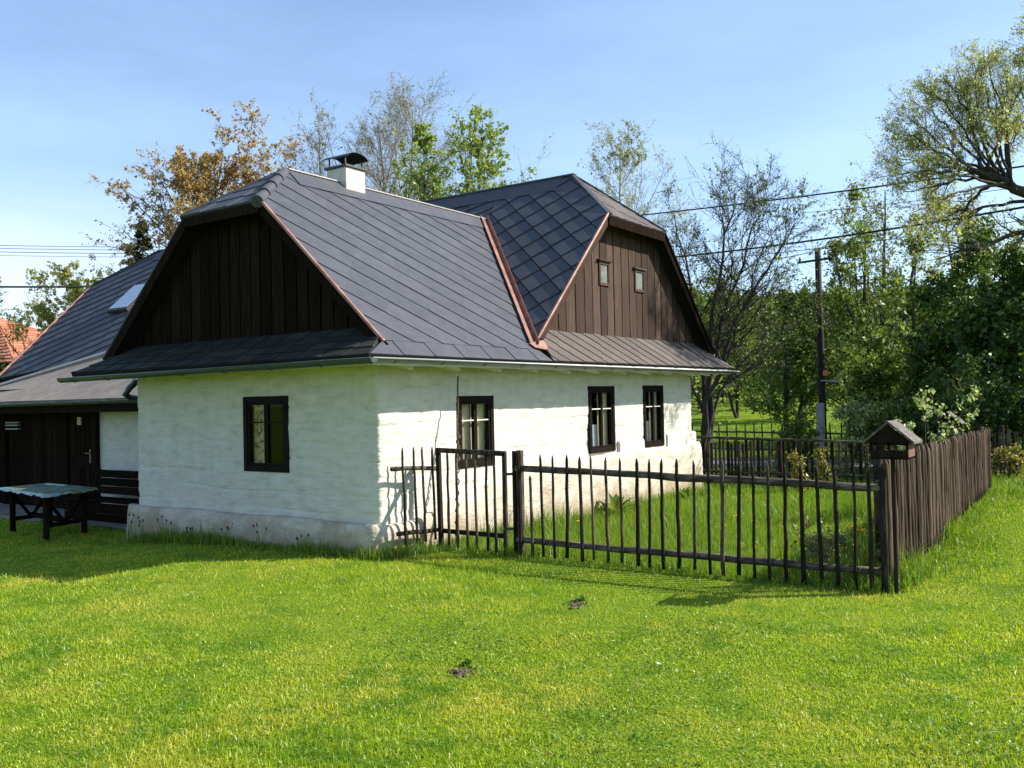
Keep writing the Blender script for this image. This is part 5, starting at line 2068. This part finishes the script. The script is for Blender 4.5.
# golden conifers and small garden plants
for i, (px, D, ty, hw, lb) in enumerate([(822, 19.4, 436, .16, "golden upright conifer behind the far fence, below the pole"), (797, 19.0, 452, .14, "small golden conifer in front of the far fence, left of the pole"), (1012, 17.5, 452, .34, "golden feathery shrub at the right edge beyond the lawn")]):
    bushy(220 + i, "golden_shrub", lb, px, D, ty, hw, M['leaf_gold'], 700, .05, "golden shrubs along the far fence", low=.03, n1=20, stems=3, cat="shrub")


def rosette(name, label, x, y, n, L, mat, seed, cat="plant", group=None, width=.25):
    """rosette of long arching leaves"""
    rng = np.random.default_rng(seed)
    V, F = [], []
    g = h1(x, y)
    for k in range(n):
        a = rng.uniform(0, 6.28)
        e_ = rng.uniform(.5, 1.35)
        l_ = L * rng.uniform(.6, 1.1)
        d = np.array([math.cos(a), math.sin(a), 0])
        s = np.array([-d[1], d[0], 0])
        b0 = len(V)
        for i in range(6):
            t = i / 5
            p = np.array([x, y, g]) + d * l_ * t * math.cos(e_) * (1 + .3 * t) + np.array([0, 0, l_ * (t * math.sin(e_) - .35 * t * t * (1.6 - e_))])
            w_ = l_ * width * math.sin(math.pi * (t * .9 + .08)) * .5
            V += [p - s * w_ + np.array([0, 0, w_ * .4]), p, p + s * w_ + np.array([0, 0, w_ * .4])]
        for i in range(5):
            a_ = b0 + i * 3
            F += [(a_, a_ + 3, a_ + 4, a_ + 1), (a_ + 1, a_ + 4, a_ + 5, a_ + 2)]
    o = link(name, np_mesh(name, np.array(V), np.array(F)), mat, None, True)
    return tag(o, label, cat, group)


rosette("thistle_plant", "large leafy plant growing against the sunny wall", 5.35, -.45, 22, .52, M['leaf_mid'], 1, group=None)
rosette("leafy_plant", "smaller leafy plant near the far end of the sunny wall", 8.1, -.55, 14, .36, M['leaf_mid'], 2)
rosette("leafy_plant", "broad leaved weed at the foot of the gate post", 1.15, -1.75, 10, .25, M['leaf_spring'], 3)


def dandelion(x, y, hh, r, label, mat='petal', seed=0):
    rng = np.random.default_rng(seed)
    g = h1(x, y)
    root = empty("dandelion" if mat == 'petal' else "daisy", (x, y, g), label, "flower", "flowers in the grass")
    s = MB()
    s.tube([(x, y, g), (x + .01, y, g + hh * .6), (x + .015, y + .01, g + hh)], [.004, .003, .003], 5)
    s.build("stem", M['tall_grass'], root)
    N = 26
    a = rng.uniform(0, 6.28, N)
    e_ = rng.uniform(.1, .9, N)
    C = np.array([x + .015, y + .01, g + hh])
    D = np.stack([np.cos(a) * np.cos(e_), np.sin(a) * np.cos(e_), np.sin(e_) * .6], 1)
    S = np.stack([-np.sin(a), np.cos(a), 0 * a], 1)
    V = np.stack([C + D * 0, C + D * r * .6 + S * r * .16, C + D * r, C + D * r * .6 - S * r * .16], 1).reshape(-1, 3)
    F = (np.arange(N) * 4)[:, None] + np.arange(4)
    link("flower_head", np_mesh("flower_head", V, F), M[mat], root)


fl_specs = [(1.25, -5.44, .56, .075, "leftmost tall dandelion beside the corner post"), (1.2, -5.56, .53, .085, "big dandelion nearest the corner post"), (1.3, -5.66, .52, .065, "dandelion behind the corner post, right of the big one"),
            (3.4, -3.62, .36, .05, "yellow flower in the middle of the garden grass"), (3.0, -3.35, .34, .045, "small yellow flower left of the middle one"), (3.6, -3.30, .38, .045, "yellow flower deeper in the garden grass"),
            (1.6, -1.95, .40, .03, "yellow flower near the gate post"), (8.6, -6.3, .25, .03, "yellow flower in the tall grass beside the lath fence")]
for i, (x, y, hh, r, lb) in enumerate(fl_specs):
    dandelion(x, y, hh, r, lb, 'petal', i)
dandelion(-2.66, -5.12, .06, .022, "small white daisy alone on the near lawn", 'petal_white', 30)
dandelion(-3.4, 2.0, .06, .022, "small white daisy on the lawn left of the shade", 'petal_white', 31)

# stones at the foot of the fence corner
rr = random.Random(12)
for i, (x, y, r, lb) in enumerate([(1.25, -5.15, .07, "pinkish stone under the front fence near the corner post"), (1.2, -5.32, .05, "smaller pinkish stone beside the larger one under the fence"), (1.9, -5.05, .06, "pinkish stone behind the front fence, half in grass")]):
    bm = bmesh.new()
    bmesh.ops.create_icosphere(bm, subdivisions=3, radius=r)
    n_ = SineNoise(300 + i, 10, 8, 50, 3)
    for v in bm.verts:
        k = 1 + .10 * float(n_(v.co.x, v.co.y, v.co.z))
        v.co = v.co * k
        v.co.z *= .7
        v.co += Vector((x, y, h1(x, y) + r * .45))
    me = bpy.data.meshes.new("stone")
    bm.to_mesh(me)
    bm.free()
    tag(link("stone", me, M['stone'], None, True), lb, "stone", "stones at the fence corner")

# bare soil scars in the lawn: heaps of crumbs
def scar(x, y, r, seed):
    rng = np.random.default_rng(seed)
    bm = bmesh.new()
    for k in range(70):
        q, a = r * abs(rng.normal(0, .55)), rng.uniform(0, 6.28)
        px, py = x + q * math.cos(a) * 1.3, y + q * math.sin(a)
        c = rng.uniform(.006, .020)
        g_ = bmesh.ops.create_icosphere(bm, subdivisions=1, radius=c)
        for v in g_['verts']:
            v.co = v.co * (1 + .3 * rng.normal())
            v.co.z *= .7
            v.co += Vector((px, py, h1(px, py) + c * .4))
    me = bpy.data.meshes.new("soil_patch")
    bm.to_mesh(me)
    bm.free()
    tag(link("soil_patch", me, M['soil']), kind="stuff")


SCARS = [(-3.35, -3.92, .13), (-1.15, -3.55, .10), (-.2, -6.9, .35)]
for i, s_ in enumerate(SCARS[:2]):
    scar(*s_, i)
for i, (x, y, sz, lb) in enumerate([(-3.2, -3.84, .065, "low dark weed at the soil patch nearest the camera"), (-1.0, -3.50, .085, "low dark weed at the farther soil patch")]):
    rosette("broad_weed", lb, x, y, 26, sz, M['leaf_clover'], 51 + i, "weed", width=.5)

# ------------------------------------------------------------------ grass
def blades(rng, x, y, hgt, wid, lean, two_seg):
    n = len(x)
    z = H(x, y)
    a = rng.uniform(0, 2 * np.pi, n)
    la = rng.uniform(0, 2 * np.pi, n)
    l_ = np.abs(rng.normal(0, lean, n)) * hgt
    B = np.stack([x, y, z - .005], 1)
    S = np.stack([np.cos(a), np.sin(a), 0 * a], 1) * (wid * .5)[:, None]
    Lv = np.stack([np.cos(la) * l_, np.sin(la) * l_, 0 * la], 1)
    up = np.zeros((n, 3))
    up[:, 2] = hgt
    tip = B + up * (1 - .25 * (l_ / np.maximum(hgt, 1e-6))[:, None].clip(0, 2)) + Lv
    if two_seg:
        mid = B + up * .58 + Lv * .32
        V = np.stack([B - S, B + S, mid + S * .8, mid - S * .8, tip], 1).reshape(-1, 3)
        o = np.arange(n) * 5
        return V, np.stack([o, o + 1, o + 2, o + 3], 1), np.stack([o + 3, o + 2, o + 4], 1)
    V = np.stack([B - S, B + S, tip], 1).reshape(-1, 3)
    o = np.arange(n) * 3
    return V, None, np.stack([o, o + 1, o + 2], 1)


def in_garden(x, y):
    return (x > FX + .05) & (x < 12.0) & (y < 0.0) & (y > SY + .06)


def blocked(x, y):
    b = (x > -.10) & (y > -.14) & (y < WW + .1) & (x < WL + .15)
    b |= (x > 3.8) & (x < 9.8) & (y > 0) & (y < 16)
    b |= (x > .74) & (x < 4) & (y > 5.2) & (y < 17)
    b |= (np.abs(x - 16 - .05 * (40 - y)) < 1.65)
    for sx, sy, sr in SCARS[:2]:
        b |= ((x - sx) ** 2 + (y - sy) ** 2) < (sr * .85) ** 2
    return b


FN = SineNoise(70, 12, .6, 3.0)


def wedge(rng, n, d0, d1, power=2.0):
    """random ground points in the viewed wedge, density falling with distance"""
    u = rng.uniform(0, 1, n)
    d = d0 * (d1 / d0) ** u
    lat = rng.uniform(-1, 1, n) * (d * .68 + 3.4)
    x = CAM[0] + CF.x * d + CR.x * lat
    y = CAM[1] + CF.y * d + CR.y * lat
    return x, y, d


def grass_mesh(name, parts, mat, label):
    Vs, Q, T, o = [], [], [], 0
    for V, q, t in parts:
        Vs.append(V)
        if q is not None:
            Q.append(q + o)
        T.append(t + o)
        o += len(V)
    F = []
    if Q:
        F.append(np.concatenate(Q))
    F.append(np.concatenate(T))
    ob = link(name, np_mesh(name, np.concatenate(Vs), F), mat)
    return tag(ob, label, "grass", kind="stuff")


rng = np.random.default_rng(123)
# mown lawn
x, y, d = wedge(rng, 1250000, 2.6, 34)
keep = ~blocked(x, y) & ~in_garden(x, y) & (x < 10.5)
x, y, d = x[keep], y[keep], d[keep]
hv = (.030 + .009 * FN(x, y)).clip(.013, .065) * np.exp(rng.normal(0, .30, len(x)))
wv = .0043 * (d / 4).clip(.85, 9) ** .75 * np.exp(rng.normal(0, .2, len(x)))
near = d < 7.5
grass_mesh("lawn_grass", [blades(rng, x[near], y[near], hv[near], wv[near], .85, True), blades(rng, x[~near], y[~near], hv[~near], wv[~near], .8, False)], M['lawn'], "short mown lawn in front of the cottage and fence")
# dry straws lying in the lawn
x, y, d = wedge(rng, 9000, 3.0, 18)
keep = ~blocked(x, y) & ~in_garden(x, y)
x, y = x[keep], y[keep]
C = np.stack([x, y, H(x, y) + rng.uniform(.02, .04, len(x))], 1)
V, F = leaf_quads(rng, C, .05, .07, 2.0)
tag(link("straw", np_mesh("straw", V, F), M['straw']), "dry straws scattered over the lawn", "straw", kind="stuff")
# clover leaflets in the lawn
x, y, d = wedge(rng, 230000, 3.0, 16)
CN = SineNoise(71, 12, .8, 4.0)
keep = ~blocked(x, y) & ~in_garden(x, y) & (CN(x, y) + .6 * rng.normal(size=len(x)) > 1.1)
x, y = x[keep], y[keep]
C = np.stack([x, y, H(x, y) + rng.uniform(.015, .05, len(x))], 1)
V, F = leaf_quads(rng, C, .017, .9, 1.6)
tag(link("clover", np_mesh("clover", V, F), M['leaf_clover']), "clover patches growing in the mown lawn", "clover", kind="stuff")
# uncut garden grass, rough verges
x, y, d = wedge(rng, 480000, 8.0, 52)
garden = in_garden(x, y)
rough = (x >= 10.5) & ~garden
keep = ~blocked(x, y) & (garden | rough)
x, y, d = x[keep], y[keep], d[keep]
hv = (.15 + .05 * FN(x, y)).clip(.06, .30) * np.exp(rng.normal(0, .3, len(x)))
wv = .0042 * (d / 5) ** .85 * np.exp(rng.normal(0, .2, len(x)))
P1 = blades(rng, x, y, hv, wv, .40, False)
# fringes: wall foot, fence feet, under the gate
def fringe(n, p, q, sd, hm, hs=.35, cl=.6):
    t = rng.uniform(0, 1, n)
    x = p[0] + (q[0] - p[0]) * t + rng.normal(0, sd, n)
    y = p[1] + (q[1] - p[1]) * t + rng.normal(0, sd, n)
    m = ~((x > -.10) & (y > -.10) & (y < WW + .1) & (x < WL))
    dens = .5 + .5 * FN(x * 2.2, y * 2.2)
    m &= rng.uniform(0, 1, n) < (1 - cl) + cl * dens
    x, y = x[m], y[m]
    hh = hm * np.exp(rng.normal(0, hs, len(x))) * (.75 + .35 * FN(x * 1.7, y * 1.7)).clip(.3, 1.6)
    return blades(rng, x, y, hh, .009 * np.exp(rng.normal(0, .2, len(x))), .45, True)


fr = [fringe(5200, (-.30, 5.3), (-.20, -.1), .09, .14), fringe(1600, (-.2, -.2), (.85, -.42), .08, .11), fringe(3500, (FX - .02, -.3), (FX, -5.85), .08, .13),
      fringe(1200, (FX + .1, -1.4), (FX + .3, -2.2), .12, .2),
      fringe(6500, (1.0, SY - .10), (8.4, SY - .12), .08, .15), fringe(5500, (2.0, SY - .30), (10.5, SY - .55), .22, .08), fringe(5000, (7.6, -6.0), (11.5, -6.6), .45, .15),
      fringe(3000, (.72, 5.35), (.70, 9.5), .06, .08), fringe(4500, (.4, -.25), (9.9, -.30), .10, .22), fringe(3500, (1.2, -5.55), (9, -5.5), .18, .26)]
grass_mesh("tall_grass", [P1] + fr, M['tall_grass'], "uncut grass of the garden, fence feet and rough verge")

# weeds with dark seed heads at the foot of the shaded wall
def weed(x, y, hh, label, seed):
    rng = np.random.default_rng(seed)
    g = h1(x, y)
    root = empty("seed_weed", (x, y, g), label, "weed", "thin weeds along the shaded wall")
    s, hd_ = MB(), MB()
    for k in range(4):
        q = rng.normal(0, .07, 2)
        t = hh * rng.uniform(.7, 1.05)
        s.tube([(x, y, g), (x + q[0] * .4, y + q[1] * .4, g + t * .6), (x + q[0], y + q[1], g + t)], [.004, .003, .002], 5)
        c = Vector((x + q[0], y + q[1], g + t))
        hd_.tube([c - Vector((0, 0, .012)), c, c + Vector((0, 0, .022)), c + Vector((0, 0, .032))], [.004, .012, .010, .003], 6)
    s.build("stem", M['tall_grass'], root)
    hd_.build("seed_head", M['twig_dark'], root)


WDL = ["leftmost thin weed by the rounded plinth corner", "second thin weed from the left along the shaded plinth", "third thin weed from the left along the shaded plinth", "thin weed left of below the shaded window", "thin weed below the shaded window", "thin weed right of below the shaded window", "thin weed nearest the cottage corner"]
for i, (y, hh) in enumerate(((5.05, .42), (4.6, .36), (4.15, .40), (3.4, .24), (2.7, .26), (1.9, .30), (1.2, .2))):
    weed(-.27 - .03 * (i % 2), y, hh, WDL[i], 400 + i)
# clump of dark herbs near the fence corner, inside the garden
for i, (x, y, hh, lb) in enumerate([(1.75, -4.95, .55, "grey brown dry herb clump inside the fence corner"), (2.2, -5.25, .45, "leafy herb clump between the dry herbs and the lath fence"), (2.6, -4.6, .35, "low herb clump left of the dry herbs")]):
    rng_ = np.random.default_rng(500 + i)
    base = np.array([x, y, h1(x, y)])
    wood, last = [], []
    for k in range(9):
        P, R = single_stem(rng_, base + rng_.normal(0, .05, 3) * np.array([1, 1, 0]), base + np.array([rng_.normal(0, .18), rng_.normal(0, .18), hh * rng_.uniform(.6, 1.05)]), .006, wob=.08)
        wood.append(tubes(P, R, 5))
        last.append(P)
    Pk, Rk = kids(rng_, np.concatenate(last), np.full((9, 9), .005), 6, .3, .95, 50, 12, .3, None, .6, 3, .1, .05, .002)
    C = along(rng_, Pk, 260, .1, .02)
    root = empty("herb_clump", tuple(base), lb, "plant", "herb clumps inside the fence corner")
    V, F = cat_mesh(wood + [tubes(Pk, Rk, 3)])
    link("stem", np_mesh("stem", V, F), M['twig'], root)
    V, F = leaf_quads(rng_, C, .05, .6)
    link("leaves", np_mesh("leaves", V, F), M['leaf_olive'] if i == 0 else M['leaf_mid'], root)
